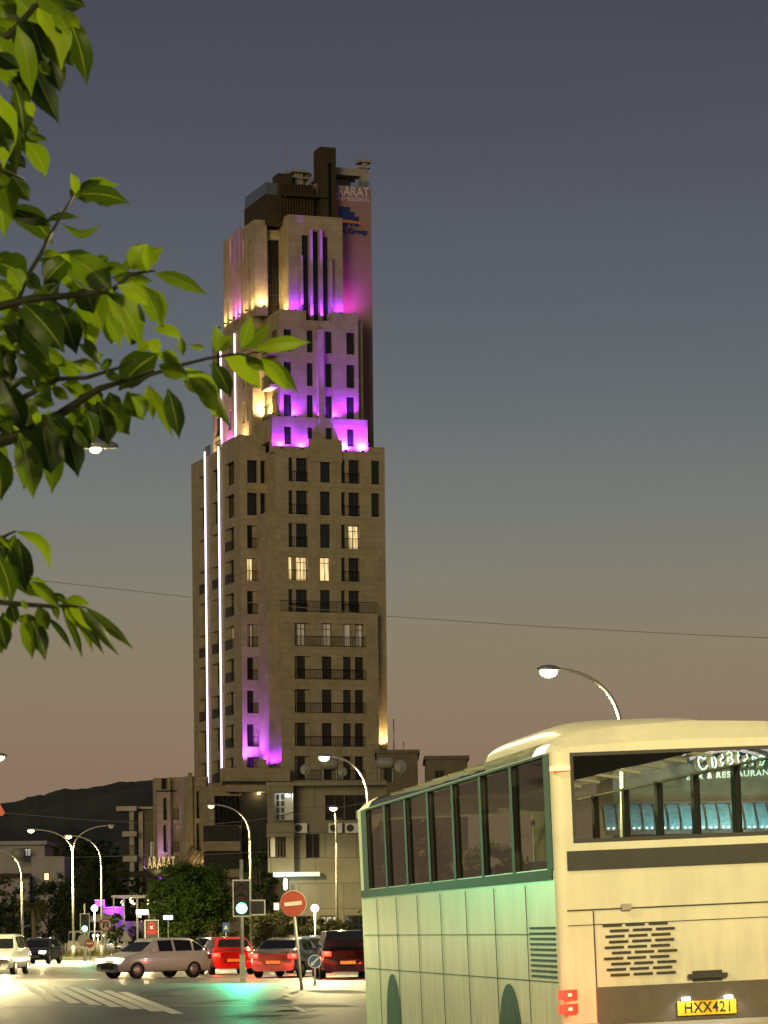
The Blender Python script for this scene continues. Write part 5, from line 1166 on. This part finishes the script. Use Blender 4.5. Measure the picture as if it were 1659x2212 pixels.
for s_, x in ((0, .03), (1, BW-.03)):
    for a, b in wy:
        m = MB(); m.quad((x, a+.003, WZ0+.003), (x, b-.003, WZ0+.003), (x, b-.003, WZ1-.003), (x, a+.003, WZ1-.003)); m.build('side_window', TINT, bus)
m = MB(); m.quad((.163, .03, RZ0+.003), (BW-.163, .03, RZ0+.003), (BW-.163, .03, RZ1-.003), (.163, .03, RZ1-.003)); rg = m.build('rear_window', REARG, bus)
m = MB(); 
for a, b, c, d in ((.16, BW-.16, RZ0, RZ0+.035), (.16, BW-.16, RZ1-.03, RZ1)): m.box(a, b, .002, .028, c, d)
m.box(.16, .19, .002, .028, RZ0+.036, RZ1-.031); m.box(BW-.19, BW-.16, .002, .028, RZ0+.036, RZ1-.031); m.build('window_seal', BUSD, rg)
m = MB(); m.quad((.303, BL-.03, 1.403), (BW-.303, BL-.03, 1.403), (BW-.303, BL-.03, 2.997), (.303, BL-.03, 2.997)); m.build('windscreen', REARG, bus)
m = MB(); m.box(.02, BW-.02, .12, BL-.3, 1.12, 1.18); m.box(.02, BW-.02, .12, .30, 1.18, 2.28); m.build('cabin_floor', BUSD, bus)
m = MB(); m.box(.62, BW-.62, .4, BL-1.2, ZT+.10, ZT+.14); m.build('ceiling_panel', mat('coach_ceiling', (.16, .15, .12), .8), bus)
SEAT = mat('seat_cloth', (.04, .05, .07), .9)
for k in range(10):
    for x in (.14, BW-1.10):
        y = .9 + k*1.05; m = MB(); m.box(x, x+.96, y, y+.42, 1.45, 1.56); m.box(x, x+.46, y-.10, y+.02, 1.5, 2.22); m.box(x+.5, x+.96, y-.10, y+.02, 1.5, 2.22); m.box(x+.4, x+.56, y+.05, y+.3, 1.18, 1.45); m.build('seat', SEAT, bus)
# rear details
m = MB(); m.box(1.10, 1.44, -.035, -.004, 1.135, 1.175); m.box(1.14, 1.40, -.012, -.004, 1.11, 1.20); m.build('hatch_handle', BUSD, bus)
for x in (.55, BW-.63): m = MB(); m.box(x, x+.08, -.03, -.004, 1.745, 1.80); m.build('hatch_hinge', BUSG, bus)
for x in (.34, BW-.50): m = MB(); m.box(x, x+.16, -.075, -.072, .60, .66); m.build('reflector', mat('red_reflector', (.35, .015, .01), .15), bus)
m = MB(); m.box(.10, BW-.10, -.012, -.003, 2.10, 2.265); m.build('dark_band', BUSD, bus)
for s_ in (0, 1):
    edges = [.12] + [q for w_ in wy for q in w_] + [BL-.6]
    for k in range(0, len(edges), 2):
        a, b = edges[k], edges[k+1]; m = MB()
        if s_ == 0: m.box(-.006, -.002, a-.02, b+.02, WZ0-.02, WZ1+.015); m.box(.051, .058, a-.02, b+.02, WZ0-.02, WZ1+.015)
        else: m.box(BW+.002, BW+.006, a-.02, b+.02, WZ0-.02, WZ1+.015); m.box(BW-.058, BW-.051, a-.02, b+.02, WZ0-.02, WZ1+.015)
        m.build('window_pillar', BUSD, bus)
m = MB(); m.box(-.010, -.003, .15, BL-.3, 2.03, 2.12); m.box(-.010, -.003, .35, BL-1.0, 3.093, 3.11); m.build('side_trim', BUSD, bus)
m = MB(); 
m.box(.08, BW-.08, -.006, -.002, 1.755, 1.767); m.box(.08, BW-.08, -.006, -.002, 1.63, 1.636); m.box(.30, .31, -.006, -.002, .98, 1.75); m.box(BW-.31, BW-.30, -.006, -.002, .98, 1.75)
for y in (1.5, 3.2, 4.9, 6.6, 8.3, 10.0, 11.7): m.box(-.006, -.002, y, y+.012, .45, 2.0)
m.box(-.006, -.002, .12, BL-.4, 1.56, 1.568); m.box(-.006, -.002, .12, BL-.4, 1.15, 1.158); m.build('panel_seam', BUSD, bus)
m = MB()
for r0 in range(10):
    z = 1.62-r0*.047
    for k in range(3):
        x = .38+k*.20+(.05 if r0 % 2 else 0) + (.01*r0 % .03); m.box(x, x+.165, -.010, -.003, z-.011, z+.011)
for r0 in range(10):
    z = 1.62-r0*.047; m.box(-.010, -.003, .15, 1.35, z-.010, z+.010)
m.build('vent_slot', BUSD, bus)
m = MB(); m.box(.0, BW, -.05, -.003, .32, .78); m.box(.04, .30, -.07, -.05, .34, .80); m.box(.62, BW-.62, -.11, -.05, .30, .74); m.bar((-.02, .1, .55), (-.02, 1.6, .55), .04, .44)
m.build('rear_bumper', BUSG, bus)
m = MB(); m.box(.30, BW-.02, -.02, -.003, .785, 1.10); m.build('plate_recess', mat('recess_brown', (.10, .085, .06), .5), bus)
pl = MB(); pl.box(.99, 1.50, -.045, -.021, .825, .945); po = pl.build('number_plate', mat('plate_yellow', (.75, .47, .02), .35), bus)
text('plate_text', 'HXX421', .125, BLACK, bus, frame((1.255, -.047, .885), FX, EZ), .002, 'CENTER', .002, sx=.86, space=1.12)
m = MB()
for x in (1.03, 1.40): m.box(x, x+.07, -.06, -.03, .955, .98)
m.build('plate_lamp', WHITEL, bus)
for x in (1.06, 1.43): lamp('plate_light', 'SPOT', (x, -.13, 1.0), 2.5, (.95, .97, 1.0), bus, .02, aim=(0, .35, -1), angle=120)
for s_ in (0, 1):
    for za, zb in ((1.005, 1.09), (.885, .97)):
        m = MB(); xa, xb = (-.03, .13) if s_ == 0 else (BW-.13, BW+.03); m.box(xa, xb, -.03, .02, za, zb); o = m.build('tail_light', REDL2, bus)
        m = MB(); m.box((xa+xb)/2+.0, (xa+xb)/2+.03, -.034, -.0301, (za+zb)/2-.012, (za+zb)/2+.012); m.build('bright_spot', ORANGEL, o)
        lamp('tail_glow', 'POINT', ((xa+xb)/2, -.3, (za+zb)/2), 3.0, (1, .1, .04), bus, .05)
    xa = -.015 if s_ == 0 else BW-.19
    m = MB(); m.box(xa, xa+.17, -.03, .02, 2.95, 2.99); m.build('high_marker_light', MARKR, bus)
m = MB(); m.box(.32, BW-.32, .5-.02, .52, 0, .001)
pod = MB(); pv = []
for y, s_ in ((2.05, .02), (2.09, .28), (2.18, .52), (2.34, .74), (2.58, .89), (2.95, .98), (3.6, 1.0), (5.2, 1.0), (5.8, .95), (6.2, .82), (6.5, .6), (6.66, .3), (6.7, .02)):
    ring = []
    for i in range(17):
        a = math.pi*i/16; ring.append((BW/2 - .82*(.8+.2*s_)*math.copysign(abs(math.cos(a))**.6, math.cos(a)), y, ZT+.19+.235*s_*math.sin(a)**.6 if 0 < i < 16 else ZT+.12))
    pv += ring
pod.add(pv, [(r0*17+i, r0*17+i+1, (r0+1)*17+i+1, (r0+1)*17+i) for r0 in range(12) for i in range(16)], 0, True); pod.build('roof_unit', BUSP, bus)
for y in (2.6, 10.6):
    for x in (.02, BW-.32):
        m = MB(); M = Matrix.Translation((x+(.115 if x < 1 else .185), y, .50-(.085 if x > 1 else 0))) @ Matrix.Rotation(R(90), 4, 'Y'); m.lathe([(.30, -.13), (.46, -.14), (.50, -.09), (.50, .09), (.46, .14), (.30, .13)], 24, 0, M); w_ = m.build('wheel', RUBBER, bus)
        m = MB(); m.lathe([(0, -.10), (.10, -.12), (.14, -.07), (.30, -.10), (.31, .10), (0, .10)], 20, 0, M); m.build('rim', STEEL, w_)
        m = MB(); m.prism([(-.66, -.16)] + [(-.62*math.cos(math.pi*i/12), .05+.56*math.sin(math.pi*i/12)) for i in range(13)] + [(.66, -.16)], (-.004 if x < 1 else BW+.004, y, .5), (0, 1, 0), EZ, (1 if x < 1 else -1, 0, 0), .001); m.build('wheel_arch', BUSD, bus)
for s_ in (-1, 1):
    m = MB(); x = -.05 if s_ < 0 else BW+.05; x -= s_*.25; m.tube([(BW/2+s_*(BW/2-.3), BL-.05, 2.9), (x, BL+.35, 2.7), (x, BL+.38, 2.3)], .03, 6); m.box(x-.11, x+.11, BL+.3, BL+.42, 1.95, 2.4); m.build('wing_mirror', BUSD, bus)
    m = MB(); m.box(BW/2+s_*.95-.14, BW/2+s_*.95+.14, BL-.02, BL+.02, .75, .95); m.build('headlight', HEADL, bus)

# ================================================================ cars
CGLASS = mat('car_glass', (.012, .014, .014), .05, spec=.6)
def make_car(label, loc, rz, paint, kind='hatch', tail=False, head=False, e=350, taile=14):
    t = thing('car', label, 'car', (loc.x, loc.y, 0), rz, 'cars at the junction')
    L, Wd, H = {'hatch': (4.0, 1.74, 1.47), 'sedan': (4.5, 1.78, 1.43), 'suv': (4.5, 1.84, 1.68), 'van': (4.9, 1.92, 1.95)}[kind]
    hw = Wd/2
    # stations from rear (y=0) to front (y=L): (y, z of deck, z of roof or None, half-width factor)
    if kind == 'hatch': st = [(0, .86, .0, .90), (.12, .95, 0, .96), (.30, .98, .35, 1), (.75, .96, .97, 1), (1.6, .95, 1.0, 1), (2.3, .94, .95, 1), (3.0, .93, .06, 1), (3.6, .82, 0, .97), (3.9, .68, 0, .90), (4.0, .55, 0, .82)]
    elif kind == 'sedan': st = [(0, .84, .0, .88), (.10, .96, 0, .95), (.65, 1.0, .02, 1), (1.25, .97, .90, 1), (1.9, .95, 1.0, 1), (2.6, .94, .93, 1), (3.35, .92, .05, 1), (4.0, .82, 0, .97), (4.35, .70, 0, .90), (4.5, .55, 0, .82)]
    elif kind == 'suv': st = [(0, .95, .0, .92), (.10, 1.05, .25, .97), (.30, 1.06, .90, 1), (1.0, 1.05, .99, 1), (1.9, 1.05, 1.0, 1), (2.6, 1.04, .93, 1), (3.25, 1.02, .05, 1), (4.0, .96, 0, .98), (4.38, .84, 0, .93), (4.5, .62, 0, .86)]
    else: st = [(0, 1.05, .55, .96), (.06, 1.1, .95, 1), (.5, 1.1, 1, 1), (1.6, 1.1, 1.0, 1), (2.9, 1.1, 1.0, 1), (3.5, 1.08, .9, 1), (4.2, 1.02, .05, 1), (4.6, .92, 0, .97), (4.8, .8, 0, .92), (4.9, .6, 0, .86)]
    vs = []; nr_ = 12
    for y, zd, k, wf in st:
        w = hw*wf; rz_ = zd + (H-zd)*k
        half = [(w*.80, .24), (w*.97, .30), (w, .55), (w*.985, zd-.05), (w*.93, zd), (w*.90 - (.16*k if k else .0)*1.0 - (0 if k else w*.25), zd + (rz_-zd)*.9 if k else zd+.012), ]
        top = (w*.62 if k else w*.45, rz_ if k else zd+.03)
        ring = half + [top] ; ring = [(x, y, z) for x, z in ring] + [(-x, y, z) for x, z in ring[::-1]]
        vs += ring
    n = 14; m = MB(); m.add(vs, [(r0*n+i, r0*n+(i+1) % n, (r0+1)*n+(i+1) % n, (r0+1)*n+i) for r0 in range(len(st)-1) for i in range(n)] + [tuple(range(n)), tuple((len(st)-1)*n+i for i in range(n-1, -1, -1))], 0, True)
    bo = m.build('body', paint, t)
    # glazing laid just proud of the cabin sides, front and back
    m = MB()
    cab = [i for i, s_ in enumerate(st) if s_[2] > .3]
    i0, i1 = cab[0], cab[-1]
    P_ = lambda i, j: Vector(vs[i*n+j])
    for (ja, jb, sg_) in ((4, 5, 1), (9, 8, -1)):
        m = MB()
        if 1:
            for i in range(i0, i1):
                a, b, c, d = P_(i, ja), P_(i+1, ja), P_(i+1, jb), P_(i, jb); ctr = (a+b+c+d)/4; o = Vector((.012*sg_, 0, .004))
                m.quad(*[ctr+(q-ctr)*.86+o for q in (a, b, c, d)])
        m.build('side_window', CGLASS, t)
    for nm, ia, ib, dy in (('rear_window', i0-1 if i0 > 0 else 0, i0, -.03), ('windscreen', i1, i1+1, .03)):
        a, b, c, d = (P_(ia, 5), P_(ia, 8), P_(ib, 8), P_(ib, 5))
        if nm == 'rear_window' and kind in ('hatch', 'suv', 'van'): a, b, c, d = Vector((hw*.80, st[i0][0]*.35-.02, st[i0][1]+.05)), Vector((-hw*.80, st[i0][0]*.35-.02, st[i0][1]+.05)), Vector((-hw*.66, st[i0][0]+.02, H*.93)), Vector((hw*.66, st[i0][0]+.02, H*.93))
        ctr = (a+b+c+d)/4; m = MB(); m.quad(*[ctr+(q-ctr)*.93+Vector((0, dy, .02)) for q in (a, b, c, d)]); m.build(nm, CGLASS, t)
    for y in (L*.19, L*.81):
        for s_ in (-1, 1):
            M = Matrix.Translation((s_*(hw-.10), y, .31)) @ Matrix.Rotation(R(90), 4, 'Y'); m = MB(); m.lathe([(.20, -.10), (.29, -.105), (.31, -.07), (.31, .07), (.29, .105), (.20, .10)], 20, 0, M); w_ = m.build('wheel', RUBBER, t)
            m = MB(); m.lathe([(0, -.10), (.05, -.11), (.20, -.09), (.21, .09), (.05, .11), (0, .10)], 16, 0, M); m.build('rim', STEEL, w_)
    zt = st[1][1]-.14
    for s_ in (-1, 1):
        m = MB(); m.box(s_*hw*.80-.15, s_*hw*.80+.15, -.03, .12, zt-.13, zt+.03); o = m.build('tail_light', REDL if tail else mat('dull_red_lens', (.25, .01, .01), .2), t)
        m = MB(); m.box(s_*hw*.68-.18, s_*hw*.68+.18, L-.22, L-.02, .60, .73); m.build('headlight', HEADL if head else mat('clear_lens', (.5, .5, .5), .1), t)
        if head: lamp('headlight_beam', 'SPOT', (s_*hw*.68, L+.08, .66), e, (1.0, .76, .38), t, .06, aim=(0, 1, -.045), angle=80, blend=.7)
        if tail: lamp('tail_light_glow', 'POINT', (s_*hw*.8, -.3, zt), taile, (1, .06, .03), t, .08)
        m = MB(); m.box(s_*(hw+.02)-.07, s_*(hw+.02)+.07, L*.62, L*.66, .95, 1.08); m.build('wing_mirror', paint, t)
    m = MB(); m.box(-.26, .26, -.035, -.005, .50, .61); m.build('number_plate', mat('car_plate', (.6, .45, .08), .4), t)
    m = MB(); m.box(-hw*.5, hw*.5, L-.04, L+.005, .34, .50); m.build('grille', BLACK, t)
    return t
PW = mat('white_car_paint', (.62, .61, .56), .18, var=.03, coat=.8); PS = mat('silver_car_paint', (.36, .36, .34), .22, metal=.5, var=.03, coat=.8)
PD = mat('dark_car_paint', (.02, .022, .024), .16, var=.03, coat=.9); PR = mat('red_car_paint', (.30, .02, .015), .2, var=.03, coat=.8); PB = mat('blue_grey_car_paint', (.08, .10, .13), .2, var=.03, coat=.8)
make_car('white car at the left edge facing us with dazzling headlights', G(22, 138), R(176), PW, 'suv', head=True, e=2300)
make_car('black car facing us beside the white car at the left edge', G(106, 186), R(172), PD, 'hatch', head=True, e=1800)
make_car('white van crossing behind the black car under the picket fence', G(150, 256), R(-92), PW, 'van', head=False)
make_car('dark saloon with red tail lights behind the red car', G(462, 168), R(8), PB, 'sedan', tail=True, taile=30)
make_car('silver car facing us with bright headlights below the broad tree', G(376, 150), R(160), PS, 'sedan', head=True, e=2300)
make_car('white car turning with headlights on in front of the silver car', G(428, 120), R(128), PW, 'hatch', head=True, e=2300)
make_car('red car driving away below the nearer green signal', G(506, 126), R(12), PR, 'hatch', tail=True, taile=50)
make_car('silver car braking with red tail lights left of the leaning post', G(590, 116), R(-14), PS, 'sedan', tail=True, taile=60)
make_car('blue grey car driving away behind the keep left sign', G(672, 128), R(4), PB, 'hatch', tail=True, taile=50)
make_car('dark car with tail lights just ahead of the coach front', G(752, 112), R(6), PD, 'suv', tail=True, taile=60)
make_car('white car beyond the coach with a slatted dark grille', G(1640, 72), R(150), PW, 'suv')
make_car('dark car beyond the coach beside the white one', G(1420, 80), R(110), PD, 'sedan')

# ================================================================ the near tree
NT = 8.0
near = thing('near_tree', 'close leafy branches of a glossy green tree hanging in from the left', 'tree', (-2.3, 8.4, 0))
nb_ = Vector((-2.3, 8.4, 0))
L6 = lambda x, y: (.23326*x, .23326*y); L7 = lambda x, y: (.26659*x, 501.2+.26659*y); L8 = lambda x, y: (280.1+.24877*x, 574.9+.24877*y); LA = lambda x, y: (.19103*x, 1105.5+.19103*y)
S6, S7, S8, SA_ = .23326, .26659, .24877, .19103
leaves = []
def LV(fn, s, lst):
    for q in lst:
        a = fn(q[0], q[1]); b = fn(q[2], q[3]); leaves.append((a, b, q[4]*s, q[5] if len(q) > 5 else 1, q[6] if len(q) > 6 else 0.0))
LV(L6, S6, [(610, 110, 808, 795, 200, 0), (340, 40, 570, 650, 340, 2), (600, 420, 690, 625, 170, 2), (250, 100, 470, 720, 230, 0), (470, 540, 560, 860, 150, 0), (240, 520, 548, 1145, 250, 0), (130, 780, 220, 1300, 190, 0), (-40, 320, 70, 810, 300, 1), (160, 230, 290, 900, 190, 1),
 (-30, 860, 30, 1570, 280, 2), (130, 1060, 155, 1630, 120, 2), (240, 1310, 432, 1645, 190, 1), (240, 1240, 442, 1310, 90, 1), (-30, 1570, 120, 2040, 220, 1), (-60, 1720, 45, 2212, 170, 1), (110, 1630, 275, 1865, 190, 2), (540, -30, 795, 60, 190, 0), (600, 100, 745, 270, 100, 2),
 (90, -60, 340, 220, 190, 1), (-60, -40, 160, 170, 190, 1), (330, -60, 620, 140, 190, 1), (-60, 150, 220, 220, 170, 2), (-50, 600, 160, 700, 200, 1), (-40, 480, 190, 640, 190, 0), (30, 620, 230, 880, 180, 0), (120, 300, 60, 620, 220, 1), (-20, 1050, 90, 1420, 190, 1), (230, 940, 310, 1090, 90, 2), (60, 1380, 240, 1560, 140, 0), (-60, 1240, 110, 1330, 150, 0), (500, 60, 640, 330, 150, 1), (380, 560, 460, 700, 90, 2),
 (700, 1800, 655, 1595, 90, 2), (735, 1780, 945, 1665, 120, 0), (720, 1800, 1210, 1890, 150, 0), (860, 1830, 1090, 1880, 130, 1), (560, 2060, 960, 2050, 75, 1, -.35), (560, 1960, 530, 1920, 30, 2)])
LV(L7, S7, [(340, 190, 500, 180, 60, 2), (560, 195, 925, 500, 235, 1), (480, 180, 600, 265, 40, 2), (770, 260, 885, 205, 70, 0), (820, 300, 940, 290, 40, 2), (540, 230, 350, 430, 180, 0), (-30, 250, 230, 400, 200, 0), (60, 300, 170, 480, 150, 1), (-20, 420, 130, 560, 130, 1), (180, 330, 340, 470, 130, 0), (470, 300, 640, 480, 130, 1),
 (1060, 300, 1190, 95, 150, 2), (1060, 300, 1330, 130, 160, 1), (1200, 320, 1185, 90, 100, 2), (900, 370, 1245, 400, 120, 1), (950, 430, 1210, 600, 120, 2), (1150, 440, 1320, 775, 190, 1), (890, 480, 1150, 925, 230, 1), (875, 520, 1060, 920, 100, 2), (860, 680, 972, 945, 125, 1), (640, 460, 830, 800, 260, 1), (450, 560, 622, 995, 210, 0), (180, 570, 525, 980, 240, 0), (150, 770, 410, 1060, 200, 1), (130, 980, 385, 1235, 170, 1), (60, 970, 90, 1165, 95, 0),
 (680, 850, 825, 1095, 90, 1), (590, 1050, 805, 1130, 110, 2), (465, 1090, 655, 1160, 120, 1), (370, 1080, 495, 1190, 105, 2), (815, 1115, 915, 1030, 80, 0), (1285, 985, 960, 1290, 210, 0), (1190, 880, 1295, 990, 100, 2), (1110, 960, 1210, 890, 90, 1), (1030, 1290, 1162, 1525, 160, 1), (1180, 1240, 1245, 1525, 75, 2),
 (820, 1360, 1050, 1645, 210, 1), (790, 1370, 880, 1730, 210, 0), (690, 1440, 760, 1710, 150, 0), (520, 1500, 635, 1990, 200, 0), (600, 1560, 735, 1760, 130, 0), (340, 1540, 420, 1960, 280, 0), (160, 1630, 270, 2160, 210, 1), (480, 1680, 420, 2125, 150, 1), (-40, 1740, 10, 2180, 210, 0), (10, 1180, 200, 1640, 190, 0), (-20, 1380, 95, 1650, 130, 1), (270, 1330, 445, 1410, 130, 1), (300, 1440, 290, 1580, 75, 2), (100, 1550, 195, 1640, 90, 2), (390, 1470, 570, 1650, 160, 0), (550, 1240, 705, 1380, 115, 1), (690, 1290, 810, 1430, 120, 1), (860, 1120, 965, 1210, 90, 1), (80, 1260, 185, 1195, 70, 0), (-20, 700, 150, 830, 160, 1), (-40, 880, 120, 960, 120, 1), (20, 760, 160, 900, 110, 0), (280, 1200, 420, 1330, 100, 1), (-30, 1120, 60, 1300, 110, 0), (30, 1480, 160, 1700, 130, 0), (200, 1560, 330, 1760, 130, 1), (420, 1260, 560, 1360, 90, 2), (560, 1420, 660, 1560, 110, 1)])
LV(L8, S8, [(210, 60, 682, 255, 125, 1), (205, 545, 470, 640, 90, 2), (440, 610, 460, 780, 70, 2), (520, 690, 655, 712, 55, 2), (765, 745, 742, 500, 110, 1), (770, 740, 905, 600, 100, 2), (970, 715, 1060, 425, 130, 1), (975, 715, 1222, 490, 140, 1), (1080, 725, 1572, 662, 125, 2), (815, 785, 1148, 1060, 150, 2), (1005, 785, 1170, 910, 110, 2), (1115, 800, 1372, 1100, 120, 2), (1140, 795, 1470, 1110, 130, 1), (725, 830, 880, 1140, 150, 0), (690, 845, 845, 1065, 55, 1),
 (485, 880, 748, 1310, 170, 2), (620, 930, 882, 1410, 120, 2), (470, 990, 592, 1115, 70, 2), (250, 860, 515, 950, 150, 2), (240, 770, 445, 850, 110, 2), (380, 860, 510, 1010, 80, 1), (330, 1060, 432, 1500, 160, 0), (165, 1030, 372, 1490, 100, 2), (0, 1100, 122, 1340, 140, 1), (160, 1080, 212, 1340, 55, 2), (100, 160, 275, 530, 165, 1), (0, 130, 150, 340, 130, 2)])
LV(LA, SA_, [(160, 215, 575, 690, 130, 2, .22), (200, 300, 290, 900, 250, 0), (-20, 260, 135, 445, 70, 2), (110, 390, 240, 650, 130, 1), (-50, 470, 130, 1070, 230, 0), (120, 1030, 185, 1270, 130, 0), (-30, 1160, 70, 1570, 200, 0), (-20, 1420, 20, 1610, 90, 2), (320, 1150, 515, 1690, 190, 0), (280, 1150, 365, 1670, 190, 1), (430, 1070, 545, 1340, 160, 1), (330, 780, 690, 1100, 150, 2), (340, 730, 555, 910, 60, 1), (725, 1005, 1025, 1055, 110, 1), (715, 1160, 932, 1670, 80, 0), (735, 1080, 872, 1340, 95, 2), (780, 1080, 1035, 1350, 130, 2), (890, 1070, 1355, 1640, 125, 1), (950, 1065, 1522, 1565, 125, 2), (-20, 820, 60, 1010, 90, 2), (240, 1000, 300, 1120, 70, 1)])
rs = random.Random(77)
for k in range(60):                      # fill behind and to the left of the frame
    py = rs.choice((rs.uniform(-100, 450), rs.uniform(570, 980))); px = rs.uniform(-160, 40 if py < 450 else 190); a = rs.uniform(.6, 2.3); L = rs.uniform(70, 135); leaves.append(((px, py), (px+L*math.cos(a), py+L*math.sin(a)), L*.36, rs.choice((0, 0, 1, 1, 2)), .05))
for k in range(260):                     # the rest of the crown, outside the picture
    px = rs.uniform(-1900, -120); py = rs.uniform(-900, 1500); a = rs.uniform(.5, 2.4); L = rs.uniform(80, 140); leaves.append(((px, py), (px+L*math.cos(a), py+L*math.sin(a)), L*.38, rs.choice((0, 1, 2)), None))
for (a, b, w, tone, bow) in list(leaves):      # a second layer behind, its shade put in by darker leaf tones
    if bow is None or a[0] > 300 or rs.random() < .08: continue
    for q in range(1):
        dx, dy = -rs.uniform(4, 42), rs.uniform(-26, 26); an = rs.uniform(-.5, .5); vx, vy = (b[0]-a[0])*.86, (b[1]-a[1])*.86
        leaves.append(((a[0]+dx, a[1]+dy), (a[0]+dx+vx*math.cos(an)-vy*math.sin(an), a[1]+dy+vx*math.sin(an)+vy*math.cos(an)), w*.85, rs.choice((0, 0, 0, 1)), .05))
LM = [leafmat('leaf_dark', (.018, .040, .006), .22, .26, (.10, .18, .007), .3, 14, .3), leafmat('leaf_mid', (.040, .080, .008), .42, .26, (.18, .29, .009), .3, 14, .3), leafmat('leaf_bright', (.060, .105, .008), .58, .26, (.20, .30, .008), .3, 14, .3), leafmat('leaf_midrib', (.16, .19, .04), .4, .4, (.30, .36, .04), .2, 14, .3)]  # leaf age, with traced backlight and shade also put into the tones
crown = MB()
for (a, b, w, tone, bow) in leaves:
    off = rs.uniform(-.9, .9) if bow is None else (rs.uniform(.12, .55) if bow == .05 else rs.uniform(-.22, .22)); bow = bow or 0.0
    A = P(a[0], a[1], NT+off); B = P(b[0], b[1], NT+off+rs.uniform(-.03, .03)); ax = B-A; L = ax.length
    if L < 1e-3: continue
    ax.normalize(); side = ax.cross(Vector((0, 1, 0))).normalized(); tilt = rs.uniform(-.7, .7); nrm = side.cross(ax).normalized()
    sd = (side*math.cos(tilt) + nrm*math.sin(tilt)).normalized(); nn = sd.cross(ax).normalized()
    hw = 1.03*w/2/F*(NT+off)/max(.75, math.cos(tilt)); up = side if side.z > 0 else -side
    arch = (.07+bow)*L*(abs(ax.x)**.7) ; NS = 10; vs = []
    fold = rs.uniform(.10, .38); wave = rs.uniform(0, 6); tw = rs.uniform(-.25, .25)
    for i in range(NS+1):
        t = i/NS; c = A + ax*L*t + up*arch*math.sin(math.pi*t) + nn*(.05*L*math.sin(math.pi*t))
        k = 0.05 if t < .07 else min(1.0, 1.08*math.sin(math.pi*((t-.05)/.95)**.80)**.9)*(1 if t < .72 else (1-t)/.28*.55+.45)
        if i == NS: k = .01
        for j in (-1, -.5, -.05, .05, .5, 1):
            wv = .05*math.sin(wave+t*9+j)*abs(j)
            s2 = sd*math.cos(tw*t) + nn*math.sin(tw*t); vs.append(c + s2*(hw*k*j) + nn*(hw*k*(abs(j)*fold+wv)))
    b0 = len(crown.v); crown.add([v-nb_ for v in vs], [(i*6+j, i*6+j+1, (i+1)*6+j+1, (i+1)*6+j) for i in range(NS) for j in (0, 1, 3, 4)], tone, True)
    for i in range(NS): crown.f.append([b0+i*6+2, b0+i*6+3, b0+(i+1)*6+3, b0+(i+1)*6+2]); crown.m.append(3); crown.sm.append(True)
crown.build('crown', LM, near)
tk = MB(); tk.tube([(0, 0, -.1), (.03, .02, 1.2), (-.02, .03, 2.4), (.05, 0, 3.6), (.0, .0, 5.2)], [.15, .12, .10, .07, .03], 12); tk.build('trunk', BARK, near)
TW = mat('green_twig', (.055, .060, .018), .6, scale=30, var=.3)
def twig(fn, pts, r0, r1, start=None):
    path = [P(*fn(x, y), NT) - nb_ for x, y in pts]
    if start is not None: path = [Vector(start)] + path
    n = len(path); m = MB(); m.tube(path, [r0+(r1-r0)*i/(n-1) for i in range(n)], 7); return m.build('branch', TW, near)
twig(L7, [(-300, 1760), (0, 1690), (180, 1640), (400, 1530), (600, 1400), (800, 1270), (960, 1220), (1250, 1120)], .022, .004, (0, 0, 2.5))
twig(L7, [(0, 1420), (170, 1350), (470, 1190), (700, 1180), (960, 1100), (1100, 1030)], .010, .003, (-.0, 0, 2.7))
twig(L7, [(-200, 640), (0, 600), (250, 540), (620, 510), (900, 480), (1060, 340), (1260, 310)], .015, .003, (0, 0, 3.0))
twig(L7, [(120, 640), (215, 370), (330, 180), (420, 0)], .006, .005); twig(L6, [(420, 2240), (560, 2010), (690, 1800)], .005, .003)
twig(L8, [(0, 1050), (160, 950), (400, 870), (680, 800), (940, 760), (1120, 800)], .006, .0025)
twig(LA, [(-400, 980), (0, 1020), (250, 1045), (600, 1070), (760, 1060), (960, 1080)], .010, .003, (0, 0, 2.2))
twig(LA, [(-200, 420), (0, 300), (180, 215)], .006, .003); twig(L6, [(-300, 500), (100, 320), (320, 60), (620, -60)], .014, .005, (0, 0, 3.4)); twig(L6, [(-200, 1500), (20, 1580), (220, 1660)], .008, .003)
